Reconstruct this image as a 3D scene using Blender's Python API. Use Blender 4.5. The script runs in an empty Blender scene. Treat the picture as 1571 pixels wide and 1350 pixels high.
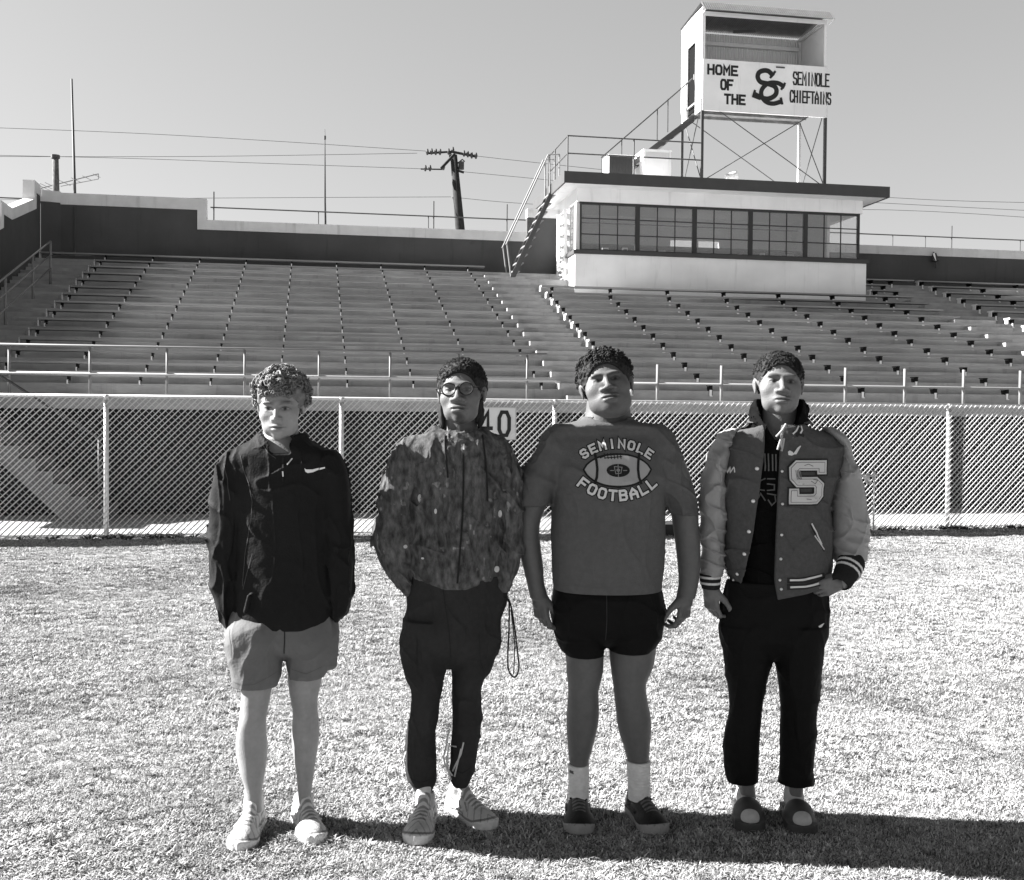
import bpy, math, random
import numpy as np
from mathutils import Vector, Matrix
from mathutils.bvhtree import BVHTree
random.seed(7); RNG = np.random.RandomState(11)
R = math.radians

# ------------------------------------------------------------------ camera, light, exposure
sc = bpy.context.scene
COL = sc.collection
GZ = -.04            # level of the ground
H_CAM, F_PX, PITCH, ROLL = 1.6, 1681.0, 0.021, 0.008
cam = bpy.data.objects.new('camera', bpy.data.cameras.new('camera')); COL.objects.link(cam)
cam.data.sensor_width = 36.0; cam.data.lens = 36.0 * F_PX / 1571.0
cam.data.clip_start = 0.1; cam.data.clip_end = 3000
cam.location = (0, 0, H_CAM)
CAM_M = Matrix.Rotation(math.pi / 2 - PITCH, 3, 'X') @ Matrix.Rotation(ROLL, 3, 'Z')
cam.rotation_euler = CAM_M.to_euler()
sc.camera = cam
SUN_EL, SUN_PHI = 32.5, 7.5          # sun at the left, a little behind the people
sd = Vector((-math.cos(R(SUN_EL)) * math.cos(R(SUN_PHI)), math.cos(R(SUN_EL)) * math.sin(R(SUN_PHI)), math.sin(R(SUN_EL))))
sun = bpy.data.objects.new('sun', bpy.data.lights.new('sun', 'SUN')); COL.objects.link(sun)
sun.data.energy = 5.0; sun.data.angle = R(0.5); sun.data.color = (1.0, 0.99, 0.985)
sun.rotation_euler = sd.to_track_quat('Z', 'Y').to_euler()
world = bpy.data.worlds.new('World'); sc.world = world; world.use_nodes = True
nt = world.node_tree; nt.nodes.clear()
sky = nt.nodes.new('ShaderNodeTexSky'); sky.sky_type = 'NISHITA'; sky.sun_disc = False
sky.sun_elevation = R(SUN_EL); sky.sun_rotation = math.atan2(sd.x, sd.y)
sky.air_density = 1.0; sky.dust_density = 1.6; sky.ozone_density = 1.0
bw = nt.nodes.new('ShaderNodeRGBToBW')
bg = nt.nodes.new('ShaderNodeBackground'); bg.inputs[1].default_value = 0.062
wo = nt.nodes.new('ShaderNodeOutputWorld')
nt.links.new(sky.outputs[0], bw.inputs[0]); pw = nt.nodes.new('ShaderNodeMath'); pw.operation = 'POWER'; pw.inputs[1].default_value = .62
nt.links.new(bw.outputs[0], pw.inputs[0]); # sky dimmed towards the unseen zenith to cut ambient light; low sky left alone
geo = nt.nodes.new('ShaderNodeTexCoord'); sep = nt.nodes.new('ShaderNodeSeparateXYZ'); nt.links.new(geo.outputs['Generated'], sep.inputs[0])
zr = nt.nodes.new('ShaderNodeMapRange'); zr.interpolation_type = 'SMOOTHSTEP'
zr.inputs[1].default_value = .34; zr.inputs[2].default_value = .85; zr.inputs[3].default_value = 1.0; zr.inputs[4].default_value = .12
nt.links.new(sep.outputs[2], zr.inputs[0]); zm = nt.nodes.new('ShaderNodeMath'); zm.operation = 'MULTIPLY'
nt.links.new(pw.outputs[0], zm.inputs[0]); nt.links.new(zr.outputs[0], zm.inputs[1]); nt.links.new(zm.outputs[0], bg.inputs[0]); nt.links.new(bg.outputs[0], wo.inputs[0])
sc.view_settings.view_transform = 'Standard'; sc.view_settings.look = 'None'
sc.view_settings.exposure = 2.3; sc.view_settings.gamma = 1.0
sc.render.engine = 'CYCLES'; sc.cycles.max_bounces = 6; sc.cycles.diffuse_bounces = 3

def ray(px, py):
    u = (px - 785.5) / F_PX; v = -(py - 675.0) / F_PX
    return CAM_M @ Vector((u, v, -1.0))
def W(px, py, Y):
    """world point at depth Y seen at a given place of the photograph (measuring aid)"""
    d = ray(px, py); k = Y / d.y
    return Vector((d.x * k, Y, H_CAM + d.z * k))

# ------------------------------------------------------------------ materials (the photograph is black and white: every colour is a grey)
MATS = {}
def mat(name, g, rough=0.85, spec=0.3, metal=0.0, var=0.0, vscale=3.0, bump=0.0, bscale=60.0, attr=False, stretch=(1, 1, 1), blotch=0.0, bl_scale=1.0, orand=0.0, streak=0.0):
    if name in MATS: return MATS[name]
    m = bpy.data.materials.new(name); m.use_nodes = True; MATS[name] = m
    t = m.node_tree; b = t.nodes['Principled BSDF']
    b.inputs['Base Color'].default_value = (g, g, g, 1); b.inputs['Roughness'].default_value = rough
    b.inputs['Specular IOR Level'].default_value = spec; b.inputs['Metallic'].default_value = metal
    tc = t.nodes.new('ShaderNodeTexCoord'); mp = t.nodes.new('ShaderNodeMapping'); mp.inputs['Scale'].default_value = stretch
    t.links.new(tc.outputs['Object'], mp.inputs[0])
    col = None
    if attr:
        a = t.nodes.new('ShaderNodeAttribute'); a.attribute_name = 'shade'; col = a.outputs['Fac']
    if var > 0:
        n = t.nodes.new('ShaderNodeTexNoise'); n.inputs['Scale'].default_value = vscale; n.inputs['Detail'].default_value = 8; n.inputs['Roughness'].default_value = .62
        t.links.new(mp.outputs[0], n.inputs['Vector'])
        mr = t.nodes.new('ShaderNodeMapRange'); mr.inputs[1].default_value = .3; mr.inputs[2].default_value = .7
        mr.inputs[3].default_value = 1 - var; mr.inputs[4].default_value = 1 + var
        t.links.new(n.outputs['Fac'], mr.inputs[0])
        fac = mr.outputs[0]
        if blotch > 0:
            n2 = t.nodes.new('ShaderNodeTexNoise'); n2.inputs['Scale'].default_value = bl_scale; n2.inputs['Detail'].default_value = 4
            t.links.new(mp.outputs[0], n2.inputs['Vector'])
            m2 = t.nodes.new('ShaderNodeMapRange'); m2.inputs[1].default_value = .35; m2.inputs[2].default_value = .65
            m2.inputs[3].default_value = 1 - blotch; m2.inputs[4].default_value = 1 + blotch * .5
            t.links.new(n2.outputs['Fac'], m2.inputs[0])
            mm = t.nodes.new('ShaderNodeMath'); mm.operation = 'MULTIPLY'; t.links.new(fac, mm.inputs[0]); t.links.new(m2.outputs[0], mm.inputs[1]); fac = mm.outputs[0]
        def times(fac, sock):
            mm = t.nodes.new('ShaderNodeMath'); mm.operation = 'MULTIPLY'; t.links.new(fac, mm.inputs[0]); t.links.new(sock, mm.inputs[1]); return mm.outputs[0]
        if orand > 0:      # boards weather differently
            oi = t.nodes.new('ShaderNodeObjectInfo'); m3 = t.nodes.new('ShaderNodeMapRange'); m3.inputs[3].default_value = 1 - orand; m3.inputs[4].default_value = 1 + orand * .6
            t.links.new(oi.outputs['Random'], m3.inputs[0]); fac = times(fac, m3.outputs[0])
        if streak > 0:     # rain streaks and grime running down
            mp2 = t.nodes.new('ShaderNodeMapping'); mp2.inputs['Scale'].default_value = (5, 5, .45); t.links.new(tc.outputs['Object'], mp2.inputs[0])
            n3 = t.nodes.new('ShaderNodeTexNoise'); n3.inputs['Scale'].default_value = 1.0; n3.inputs['Detail'].default_value = 9; n3.inputs['Roughness'].default_value = .7; t.links.new(mp2.outputs[0], n3.inputs['Vector'])
            m4 = t.nodes.new('ShaderNodeMapRange'); m4.inputs[1].default_value = .56; m4.inputs[2].default_value = .78; m4.inputs[3].default_value = 1; m4.inputs[4].default_value = 1 - streak
            t.links.new(n3.outputs['Fac'], m4.inputs[0]); fac = times(fac, m4.outputs[0])
        mu = t.nodes.new('ShaderNodeMath'); mu.operation = 'MULTIPLY'; mu.inputs[1].default_value = g
        t.links.new(fac, mu.inputs[0])
        if col is not None: t.links.new(col, mu.inputs[1])
        col = mu.outputs[0]
    if col is not None: t.links.new(col, b.inputs['Base Color'])
    if bump > 0:
        n = t.nodes.new('ShaderNodeTexNoise'); n.inputs['Scale'].default_value = bscale; n.inputs['Detail'].default_value = 5
        t.links.new(mp.outputs[0], n.inputs['Vector'])
        bp = t.nodes.new('ShaderNodeBump'); bp.inputs['Strength'].default_value = bump; bp.inputs['Distance'].default_value = .01
        t.links.new(n.outputs['Fac'], bp.inputs['Height']); t.links.new(bp.outputs[0], b.inputs['Normal'])
    return m

# ------------------------------------------------------------------ mesh helpers
TH = 0.179; CT, ST = math.cos(TH), math.sin(TH)
def S(s, t, z=0.0): return Vector((s * CT - t * ST, s * ST + t * CT, z))       # stadium frame -> world
def s_at(px, t):                                                             # stadium s of picture column px on the line t
    a = (px - 785.5) / F_PX
    return t * (ST + a * CT) / (CT - a * ST)
class MB:
    def __init__(s): s.v = []; s.f = []
    def add(s, vs, fs):
        n = len(s.v); s.v += [tuple(p) for p in vs]; s.f += [tuple(i + n for i in f) for f in fs]; return s
    def box(s, a, b):
        x0, x1 = sorted((a[0], b[0])); y0, y1 = sorted((a[1], b[1])); z0, z1 = sorted((a[2], b[2]))
        return s.add([(x0, y0, z0), (x1, y0, z0), (x1, y1, z0), (x0, y1, z0), (x0, y0, z1), (x1, y0, z1), (x1, y1, z1), (x0, y1, z1)],
                     [(0, 3, 2, 1), (4, 5, 6, 7), (0, 1, 5, 4), (1, 2, 6, 5), (2, 3, 7, 6), (3, 0, 4, 7)])
    def tube(s, pts, r, n=6, r2=None, caps=True):
        pts = [Vector(p) for p in pts]; rs = r if isinstance(r, (list, tuple)) else [r] * len(pts)
        base = len(s.v); prev = None
        for i, p in enumerate(pts):
            d = (pts[min(i + 1, len(pts) - 1)] - pts[max(i - 1, 0)]).normalized()
            if prev is None:
                u = d.cross(Vector((0, 0, 1)) if abs(d.z) < .9 else Vector((1, 0, 0))).normalized()
            else:
                u = (prev - d * prev.dot(d)).normalized()
            w = d.cross(u); prev = u
            for k in range(n):
                a = 2 * math.pi * (k + .5) / n
                s.v.append(tuple(p + (u * math.cos(a) + w * math.sin(a)) * rs[i]))
        for i in range(len(pts) - 1):
            for k in range(n):
                a = base + i * n + k; b = base + i * n + (k + 1) % n
                s.f.append((a, b, b + n, a + n))
        if caps:
            s.f.append(tuple(base + k for k in reversed(range(n)))); e = base + (len(pts) - 1) * n
            s.f.append(tuple(e + k for k in range(n)))
        return s
    def prism(s, poly, axis, a, b):
        """extrude a 2-D polygon between a and b along axis (0,1,2)"""
        n = len(poly)
        def P(q, h):
            l = list(q); l.insert(axis, h); return tuple(l)
        vs = [P(q, a) for q in poly] + [P(q, b) for q in poly]
        fs = [tuple(range(n)), tuple(range(2 * n - 1, n - 1, -1))] + [((i + 1) % n, i, i + n, (i + 1) % n + n) for i in range(n)]
        return s.add(vs, fs)
    def build(s, name, m, parent=None, base=None, rot=None, smooth=False, recalc=True):
        """base/rot: stadium-frame things keep their mesh in (s,t,z) relative to base"""
        me = bpy.data.meshes.new(name)
        vs = s.v
        if base is not None: vs = [(x - base[0], y - base[1], z - base[2]) for x, y, z in vs]
        me.from_pydata(vs, [], s.f)
        if recalc:
            import bmesh
            bm = bmesh.new(); bm.from_mesh(me); bmesh.ops.recalc_face_normals(bm, faces=bm.faces); bm.to_mesh(me); bm.free()
        if smooth: me.polygons.foreach_set('use_smooth', [True] * len(me.polygons))
        me.materials.append(m); me.update()
        o = bpy.data.objects.new(name, me); COL.objects.link(o)
        if parent is not None: o.parent = parent
        elif base is not None:
            o.location = S(*base) if rot is None else base; o.rotation_euler = (0, 0, TH if rot is None else rot)
        return o
def tag(o, label=None, cat=None, group=None, kind=None):
    if label: o['label'] = label
    if cat: o['category'] = cat
    if group: o['group'] = group
    if kind: o['kind'] = kind
    return o
def thing(name, base, label, cat, group=None, world_frame=False):
    o = bpy.data.objects.new(name, None); COL.objects.link(o); o.empty_display_size = .1
    if world_frame: o.location = base
    else: o.location = S(*base); o.rotation_euler = (0, 0, TH)
    return tag(o, label, cat, group)
def copy_tree(o, parent=None):
    c = o.copy(); COL.objects.link(c)
    if parent: c.parent = parent
    for ch in [x for x in CH.get(o.name, [])]: copy_tree(ch, c)
    return c
CH = {}

# stroke lettering: strokes on a 0..1 x 0..1 cell
G = {'H': [[(0, 0), (0, 1)], [(1, 0), (1, 1)], [(0, .5), (1, .5)]],
     'O': [[(0, .2), (0, .8), (.22, 1), (.78, 1), (1, .8), (1, .2), (.78, 0), (.22, 0), (0, .2)]],
     'M': [[(0, 0), (0, 1), (.5, .42), (1, 1), (1, 0)]],
     'E': [[(1, 0), (0, 0), (0, 1), (1, 1)], [(0, .5), (.8, .5)]],
     'F': [[(0, 0), (0, 1), (1, 1)], [(0, .5), (.8, .5)]],
     'T': [[(.5, 0), (.5, 1)], [(0, 1), (1, 1)]],
     'S': [[(1, .82), (.8, 1), (.2, 1), (0, .82), (0, .65), (.2, .52), (.8, .48), (1, .35), (1, .18), (.8, 0), (.2, 0), (0, .18)]],
     'I': [[(.5, 0), (.5, 1)]],
     'N': [[(0, 0), (0, 1), (1, 0), (1, 1)]],
     'L': [[(0, 1), (0, 0), (1, 0)]],
     'C': [[(1, .8), (.78, 1), (.22, 1), (0, .8), (0, .2), (.22, 0), (.78, 0), (1, .2)]],
     'A': [[(0, 0), (0, .55), (.5, 1), (1, .55), (1, 0)], [(0, .4), (1, .4)]],
     'B': [[(0, 0), (0, 1), (.75, 1), (.95, .85), (.95, .65), (.75, .53), (0, .53)], [(.75, .53), (1, .38), (1, .15), (.8, 0), (0, 0)]],
     '4': [[(.75, 0), (.75, 1), (0, .3), (1, .3)]],
     '0': [[(0, .25), (0, .75), (.25, 1), (.75, 1), (1, .75), (1, .25), (.75, 0), (.25, 0), (0, .25)]]}
def letter(ch, x, y, w, h):
    return [[(x + a * w, y + b * h) for a, b in st] for st in G[ch]]
def ribbon(poly, wd):
    """flat ribbon quads (2-D) along a polyline, mitred"""
    P = [Vector(p) for p in poly]; L = []; Rr = []
    n = len(P); closed = (P[0] - P[-1]).length < 1e-6
    for i in range(n):
        if closed: a = P[(i - 1) % (n - 1)]; b = P[(i + 1) % (n - 1)]
        else: a = P[max(i - 1, 0)]; b = P[min(i + 1, n - 1)]
        d1 = (P[i] - a).normalized() if (P[i] - a).length > 1e-9 else (b - P[i]).normalized()
        d2 = (b - P[i]).normalized() if (b - P[i]).length > 1e-9 else d1
        n1 = Vector((-d1.y, d1.x)); n2 = Vector((-d2.y, d2.x)); m = (n1 + n2)
        m = m.normalized() if m.length > 1e-6 else n1
        k = wd / 2 / max(.45, m.dot(n1))
        p = P[i]
        if not closed and i == 0: p = p - d2 * wd * .5
        if not closed and i == n - 1: p = p + d1 * wd * .5
        L.append(p + m * k); Rr.append(p - m * k)
    return [(L[i], L[i + 1], Rr[i + 1], Rr[i]) for i in range(n - 1)]
def flat_text(mb, strokes, wd, t_front, depth=.006):
    """raise strokes (s,z plane) as thin painted plates in front of the plane t = t_front"""
    j = 0
    for st in strokes:
        for q in ribbon(st, wd):
            j += 1; e = (j % 5) * .0007
            mb.prism([tuple(p) for p in q], 1, t_front - depth - e, t_front + .002)
# ------------------------------------------------------------------ ground
m_soil = mat('turf_soil', .23, 1.0, .05, var=.35, vscale=9, bump=.9, bscale=45, blotch=.25, bl_scale=.7)
g = MB(); N = 140
xs = np.concatenate([[-900, -300, -100, -40], np.linspace(-20, 20, N), [40, 100, 300, 900]])
ys = np.concatenate([[-200, -60, -20], np.linspace(0, 22, 110), [40, 100, 300, 1500]])
def gz(x, y):
    if y > 20 or abs(x) > 20: return GZ
    return GZ + .006 * math.sin(x * 3.1 + y) + .005 * math.sin(y * 4.3 - x * 1.7)
nx = len(xs)
g.v = [(x, y, gz(x, y)) for y in ys for x in xs]
g.f = [(j * nx + i, j * nx + i + 1, (j + 1) * nx + i + 1, (j + 1) * nx + i) for j in range(len(ys) - 1) for i in range(nx - 1)]
tag(g.build('ground', m_soil, recalc=False, smooth=True), kind='structure')
# pale path behind the fence, up to the stand
m_path = mat('pale_concrete', .3, .95, .1, var=.12, vscale=2.5, bump=.3, bscale=20)
p = MB(); p.box((-60, 15.32, -.14), (80, 18.3, -.01)); tag(p.build('path', m_path, base=(0, 16.8, 0)), kind='structure')

# ------------------------------------------------------------------ grass (short dormant turf): tufts scattered over the near field
def tuft_mesh(seed, nb, h, spread):
    r = random.Random(seed); vs = []; fs = []; sh = []
    for i in range(nb):
        a = r.uniform(0, 6.28); d = spread * math.sqrt(r.random()); x, y = d * math.cos(a), d * math.sin(a)
        hh = h * r.uniform(.35, 1.0); le = r.uniform(.6, 2.2) * hh; b = r.uniform(0, 6.28); w = r.uniform(.0012, .0026)
        px, py = -math.sin(b) * w, math.cos(b) * w; dx, dy = math.cos(b) * le, math.sin(b) * le
        n = len(vs)
        vs += [(x - px, y - py, -.004), (x + px, y + py, -.004), (x + dx * .45 + px * .8, y + dy * .45 + py * .8, hh * .7), (x + dx * .45 - px * .8, y + dy * .45 - py * .8, hh * .7), (x + dx, y + dy, hh * .92)]
        fs += [(n, n + 1, n + 2, n + 3), (n + 3, n + 2, n + 4)]
        c = r.choice([.46, .51, .40, .46, .25, .07]) * r.uniform(.8, 1.1); sh += [c] * 5
    me = bpy.data.meshes.new('grass_tuft'); me.from_pydata(vs, [], fs)
    at = me.attributes.new('shade', 'FLOAT', 'POINT'); at.data.foreach_set('value', sh)
    return me
m_grass = mat('dry_grass', 1.0, .9, .12, attr=True, var=.04)
_t = m_grass.node_tree; _a = _t.nodes.new('ShaderNodeAttribute'); _a.attribute_type = 'INSTANCER'; _a.attribute_name = 'tone'
_b = _t.nodes['Principled BSDF']; _src = _b.inputs['Base Color'].links[0].from_socket; _m = _t.nodes.new('ShaderNodeMath'); _m.operation = 'MULTIPLY'
_t.links.new(_src, _m.inputs[0]); _t.links.new(_a.outputs['Fac'], _m.inputs[1]); _t.links.new(_m.outputs[0], _b.inputs['Base Color'])
tufts = bpy.data.collections.new('grass_tufts')
for i in range(8):
    me = tuft_mesh(i, (60, 34, 70, 48, 52, 80, 28, 60)[i], (.017, .022, .013, .015, .019, .011, .026, .014)[i], (.05, .03, .06, .04, .05, .065, .025, .055)[i]); me.materials.append(m_grass)
    tufts.objects.link(bpy.data.objects.new('grass_tuft', me))
# points on the ground
npts = 62000; Y = 2.0 + (RNG.rand(npts * 2) ** 1.25) * 15.6; X = (RNG.rand(npts * 2) * 2 - 1) * (Y * .52 + .5)
keep = Y < 30; tt = -X * ST + Y * CT; keep &= tt < 15.25
X, Y, tt = X[keep][:npts], Y[keep][:npts], tt[keep][:npts]
gm = bpy.data.meshes.new('grass'); gm.from_pydata([(x, y, gz(x, y)) for x, y in zip(X, Y)], [], [])
patch = np.sin(X * 1.9 + 1.3 * np.sin(Y * 1.1)) * np.sin(Y * 2.3 + X * .6)
far = np.clip((Y - 5) / 8, 0, 1)
scl = (RNG.rand(len(X)) * .6 + .7) * (1 + .25 * patch) * (1 + .15 * far)
at = gm.attributes.new('sz', 'FLOAT', 'POINT'); at.data.foreach_set('value', scl)
def fbm2(x, y, s):
    o = 0
    rr_g = np.random.RandomState(21).rand(64, 64)
    for k, a in ((1, .5), (2.1, .3), (4.7, .2), (11., .15)):
        u, v = x * s * k + 7 * k, y * s * k + 3 * k; i, j = np.floor(u).astype(int), np.floor(v).astype(int); f, g_ = u - i, v - j; f = f * f * (3 - 2 * f); g_ = g_ * g_ * (3 - 2 * g_)
        o = o + a * ((rr_g[i & 63, j & 63] * (1 - f) + rr_g[(i + 1) & 63, j & 63] * f) * (1 - g_) + (rr_g[i & 63, (j + 1) & 63] * (1 - f) + rr_g[(i + 1) & 63, (j + 1) & 63] * f) * g_)
    return o / 1.15
fb = fbm2(X, Y, .9); near = np.clip((4.6 - Y) / 2.2, 0, 1) * np.clip((.6 - X) / 2, .25, 1)
tone = np.clip(1.12 - .75 * np.maximum(fb - .52, 0) * 2.2 - .42 * near * (fbm2(X + 9, Y, 1.7) + .25), .35, 1.2) * (1 + (RNG.rand(len(X)) - .5) * .35)
tone[RNG.rand(len(X)) < .045] *= .3
at = gm.attributes.new('tone', 'FLOAT', 'POINT'); at.data.foreach_set('value', tone)
at = gm.attributes.new('rz', 'FLOAT', 'POINT'); at.data.foreach_set('value', RNG.rand(len(X)) * 6.28)
grass = bpy.data.objects.new('grass', gm); COL.objects.link(grass); tag(grass, 'short pale dormant turf covering the playing field', 'grass', kind='stuff')
ng = bpy.data.node_groups.new('scatter_grass', 'GeometryNodeTree')
ng.interface.new_socket('Geometry', in_out='INPUT', socket_type='NodeSocketGeometry'); ng.interface.new_socket('Geometry', in_out='OUTPUT', socket_type='NodeSocketGeometry')
ni, no_ = ng.nodes.new('NodeGroupInput'), ng.nodes.new('NodeGroupOutput')
iop = ng.nodes.new('GeometryNodeInstanceOnPoints'); ci = ng.nodes.new('GeometryNodeCollectionInfo')
ci.inputs['Collection'].default_value = tufts; ci.inputs['Separate Children'].default_value = True; ci.inputs['Reset Children'].default_value = True
iop.inputs['Pick Instance'].default_value = True
a1 = ng.nodes.new('GeometryNodeInputNamedAttribute'); a1.inputs['Name'].default_value = 'sz'
a2 = ng.nodes.new('GeometryNodeInputNamedAttribute'); a2.inputs['Name'].default_value = 'rz'
cx = ng.nodes.new('ShaderNodeCombineXYZ')
L = ng.links.new
L(ni.outputs[0], iop.inputs['Points']); L(ci.outputs[0], iop.inputs['Instance']); L(a2.outputs[0], cx.inputs[2]); L(cx.outputs[0], iop.inputs['Rotation'])
L(a1.outputs[0], iop.inputs['Scale']); L(iop.outputs[0], no_.inputs[0])
md = grass.modifiers.new('scatter', 'NODES'); md.node_group = ng

# ------------------------------------------------------------------ chain-link fence
m_galv = mat('galvanised_steel', .5, .45, .5, metal=.35, var=.08, vscale=8)
m_wire = mat('galvanised_wire', .5, .5, .5, metal=.15)
FT = 15.04; FZ = 1.83
fence = thing('chain_link_fence', (3, FT, 0), 'galvanised chain-link fence with pipe top rail behind the four young men', 'fence')
b0 = (3, FT, 0)
P_S = [-8.73, -5.70, -2.67, .37, 3.33, 6.36, 9.39, 12.42, 15.4]
for ps in P_S:
    q = MB(); q.tube([(ps, FT, -.09), (ps, FT, 1.80)], .033, 10)
    q.tube([(ps, FT, 1.78), (ps, FT, 1.85)], [.042, .036], 10); q.build('fence_post', m_galv, fence, b0, smooth=True)
q = MB(); q.tube([(-9, FT, FZ), (16.5, FT, FZ)], .024, 10); q.build('top_rail', m_galv, fence, b0, smooth=True)
q = MB(); q.tube([(-9, FT - .035, .005), (16.5, FT - .035, .005)], .003, 5); q.build('tension_wire', m_wire, fence, b0)
q = MB(); step = .082; z0 = -.02; HM = FZ - z0
for sgn_, rw, off in ((1, .0092, -.044), (-1, .0026, -.034)):
    i = -int(HM / step) - 1
    while True:
        s0 = -9 + i * step; i += 1
        if s0 > 16.4: break
        for (a, za), (b, zb) in ([((s0, z0), (s0 + HM, FZ))]):
            if a < -9: za += -9 - a; a = -9
            if b > 16.4: zb -= b - 16.4; b = 16.4
            if zb <= za: continue
            n = 6; pts = []
            for k in range(n + 1):
                f = k / n; zz = za + (zb - za) * f; pts.append((a + (b - a) * f + .006 * math.sin(i * 2.3 + k * 1.7), FT + off + .006 * math.sin(i * .31 + k * .9), (zz if sgn_ > 0 else z0 + FZ - zz) + (.004 * math.sin(i * 1.9 + k * 2.1) if 0 < k < n else 0)))
            q.tube(pts, rw, 4, caps=False)
q.build('chain_link_mesh', m_wire, fence, b0, recalc=False)

m_sign = mat('sign_white', .72, .6, .3, var=.05); m_black = mat('sign_black', .02, .6, .3)
sg = thing('yard_sign', (2.5, FT - .07, 1.3), 'white board reading 40 wired to the fence behind the man with glasses', 'sign')
b1 = (2.5, FT - .07, 1.3)
q = MB(); q.box((2.13, FT - .075, 1.28), (2.765, FT - .06, 1.735)); q.build('sign_board', m_sign, sg, b1)
q = MB(); flat_text(q, letter('4', 2.24, 1.345, .17, .32) + letter('0', 2.525, 1.345, .14, .32), .05, FT - .0755); q.build('numerals', m_black, sg, b1)
q = MB()
for a in ((2.13, 1.28, 2.765, 1.292), (2.13, 1.723, 2.765, 1.735)): q.box((a[0], FT - .083, a[1]), (a[2], FT - .0755, a[3]))
for x in (2.13, 2.753): q.box((x, FT - .083, 1.293), (x + .012, FT - .0755, 1.722))
q.build('sign_edge', m_galv, sg, b1)
# water spigot standing at the fence behind the man in the varsity jacket
sp = s_at(1342, FT - .18); b2 = (sp, FT - .18, 0)
st_ = thing('standpipe', b2, 'thin white standpipe with tap at the fence, right of the varsity jacket', 'standpipe')
q = MB(); q.tube([(sp, FT - .18, -.06), (sp, FT - .18, .78)], .014, 8); q.build('pipe', m_sign, st_, b2, smooth=True)
q = MB(); q.tube([(sp, FT - .18, .72), (sp, FT - .18, .86)], [.03, .012], 8); q.tube([(sp - .07, FT - .18, .78), (sp + .05, FT - .18, .8)], .014, 8); q.tube([(sp - .09, FT - .2, .66), (sp - .15, FT - .2, .8)], [.03, .05], 8)
q.build('tap', m_galv, st_, b2, smooth=True)
s = s_at(1031, FT - .3); b3 = (s, FT - .3, GZ); o = thing('meter_box', b3, 'low dark utility box in the grass by the fence, between the two right men', 'box')
q = MB(); q.box((s - .12, FT - .42, GZ - .02), (s + .12, FT - .2, GZ + .16)); q.build('box_body', m_black, o, b3)
q = MB(); q.box((s - .135, FT - .435, GZ + .161), (s + .135, FT - .185, GZ + .19)); q.build('lid', m_galv, o, b3)
# weeds along the fence foot
r = random.Random(5)
m_weed = mat('dead_weed', .05, .95, .1, var=.3, vscale=30)
q = MB()
for i in range(330):
    s0 = r.uniform(-7, 12.5)
    if r.random() < .45: s0 = r.choice([-5.1, -4.4, -2.5, -1.9, 7.9, 8.5, 9.45, 10.6, 11.6, 3.9]) + r.gauss(0, .16)
    t0 = FT + r.gauss(-.05, .07); n = r.randint(3, 9); L_ = r.uniform(.02, .09)
    for j in range(n):
        a = r.uniform(0, 6.28); q.tube([(s0, t0, GZ + .005), (s0 + math.cos(a) * L_ * .6, t0 + math.sin(a) * L_ * .6, GZ + L_ * r.uniform(.3, .9)), (s0 + math.cos(a) * L_ * 1.3, t0 + math.sin(a) * L_, GZ + L_ * r.uniform(.1, 1.1))], [.003, .007, .001], 3, caps=False)
tag(q.build('weeds', m_weed, base=(0, FT, 0), recalc=False), 'dead weeds and leaf litter caught along the foot of the fence', 'weeds', kind='stuff')

# ------------------------------------------------------------------ the concrete stand
T0, RUN, RISE, Z0, WALK, FRONT = 19.35, .70, .241, 2.11, 1.87, 18.2
NROW = 15; BACK = T0 + NROW * RUN + .02
SL, SR = -6.87, 30.0
m_conc = mat('stand_concrete', .32, .95, .15, var=.22, vscale=1.6, bump=.25, bscale=14, stretch=(1, 1, 3), blotch=.16, bl_scale=.45, streak=.35)
m_face = mat('stand_front_shaded', .014, .9, .15, var=.2, vscale=2)  # shade on the recessed front wall is put into this near-black tone
stand = thing('grandstand', (6, FRONT, 0), 'stepped grey concrete grandstand behind the fence', 'grandstand'); bs = (6, FRONT, 0)
prof = [(FRONT, 1.68), (FRONT, WALK), (T0, WALK)]
for k in range(NROW):
    tk = T0 + k * RUN; prof += [(tk, Z0 + k * RISE), (tk + RUN, Z0 + k * RISE)] if k < NROW - 1 else [(tk, Z0 + k * RISE), (BACK + .3, Z0 + k * RISE)]
prof += [(BACK + .3, 0), (FRONT + .3, 0), (FRONT + .3, 1.68)]
q = MB(); q.prism(prof, 0, SL, SR); q.build('terrace', m_conc, stand, bs)
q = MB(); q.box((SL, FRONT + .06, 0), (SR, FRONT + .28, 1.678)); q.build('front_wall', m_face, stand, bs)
# aisle steps cut between blocks (half steps)
m_step = mat('aisle_concrete', .33, .95, .15, var=.2, vscale=3)
for a, b in ((-6.85, -5.5), (4.45, 5.55), (15.95, 17.1)):
    q = MB()
    for k in range(NROW - 1):
        tk = T0 + k * RUN; q.box((a, tk + RUN - .3, Z0 + k * RISE - .01), (b, tk + RUN - .004, Z0 + (k + .5) * RISE))
    q.box((a, T0 - .3, WALK - .01), (b, T0 - .004, WALK + .12))
    q.build('aisle_steps', m_step, stand, bs)

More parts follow.
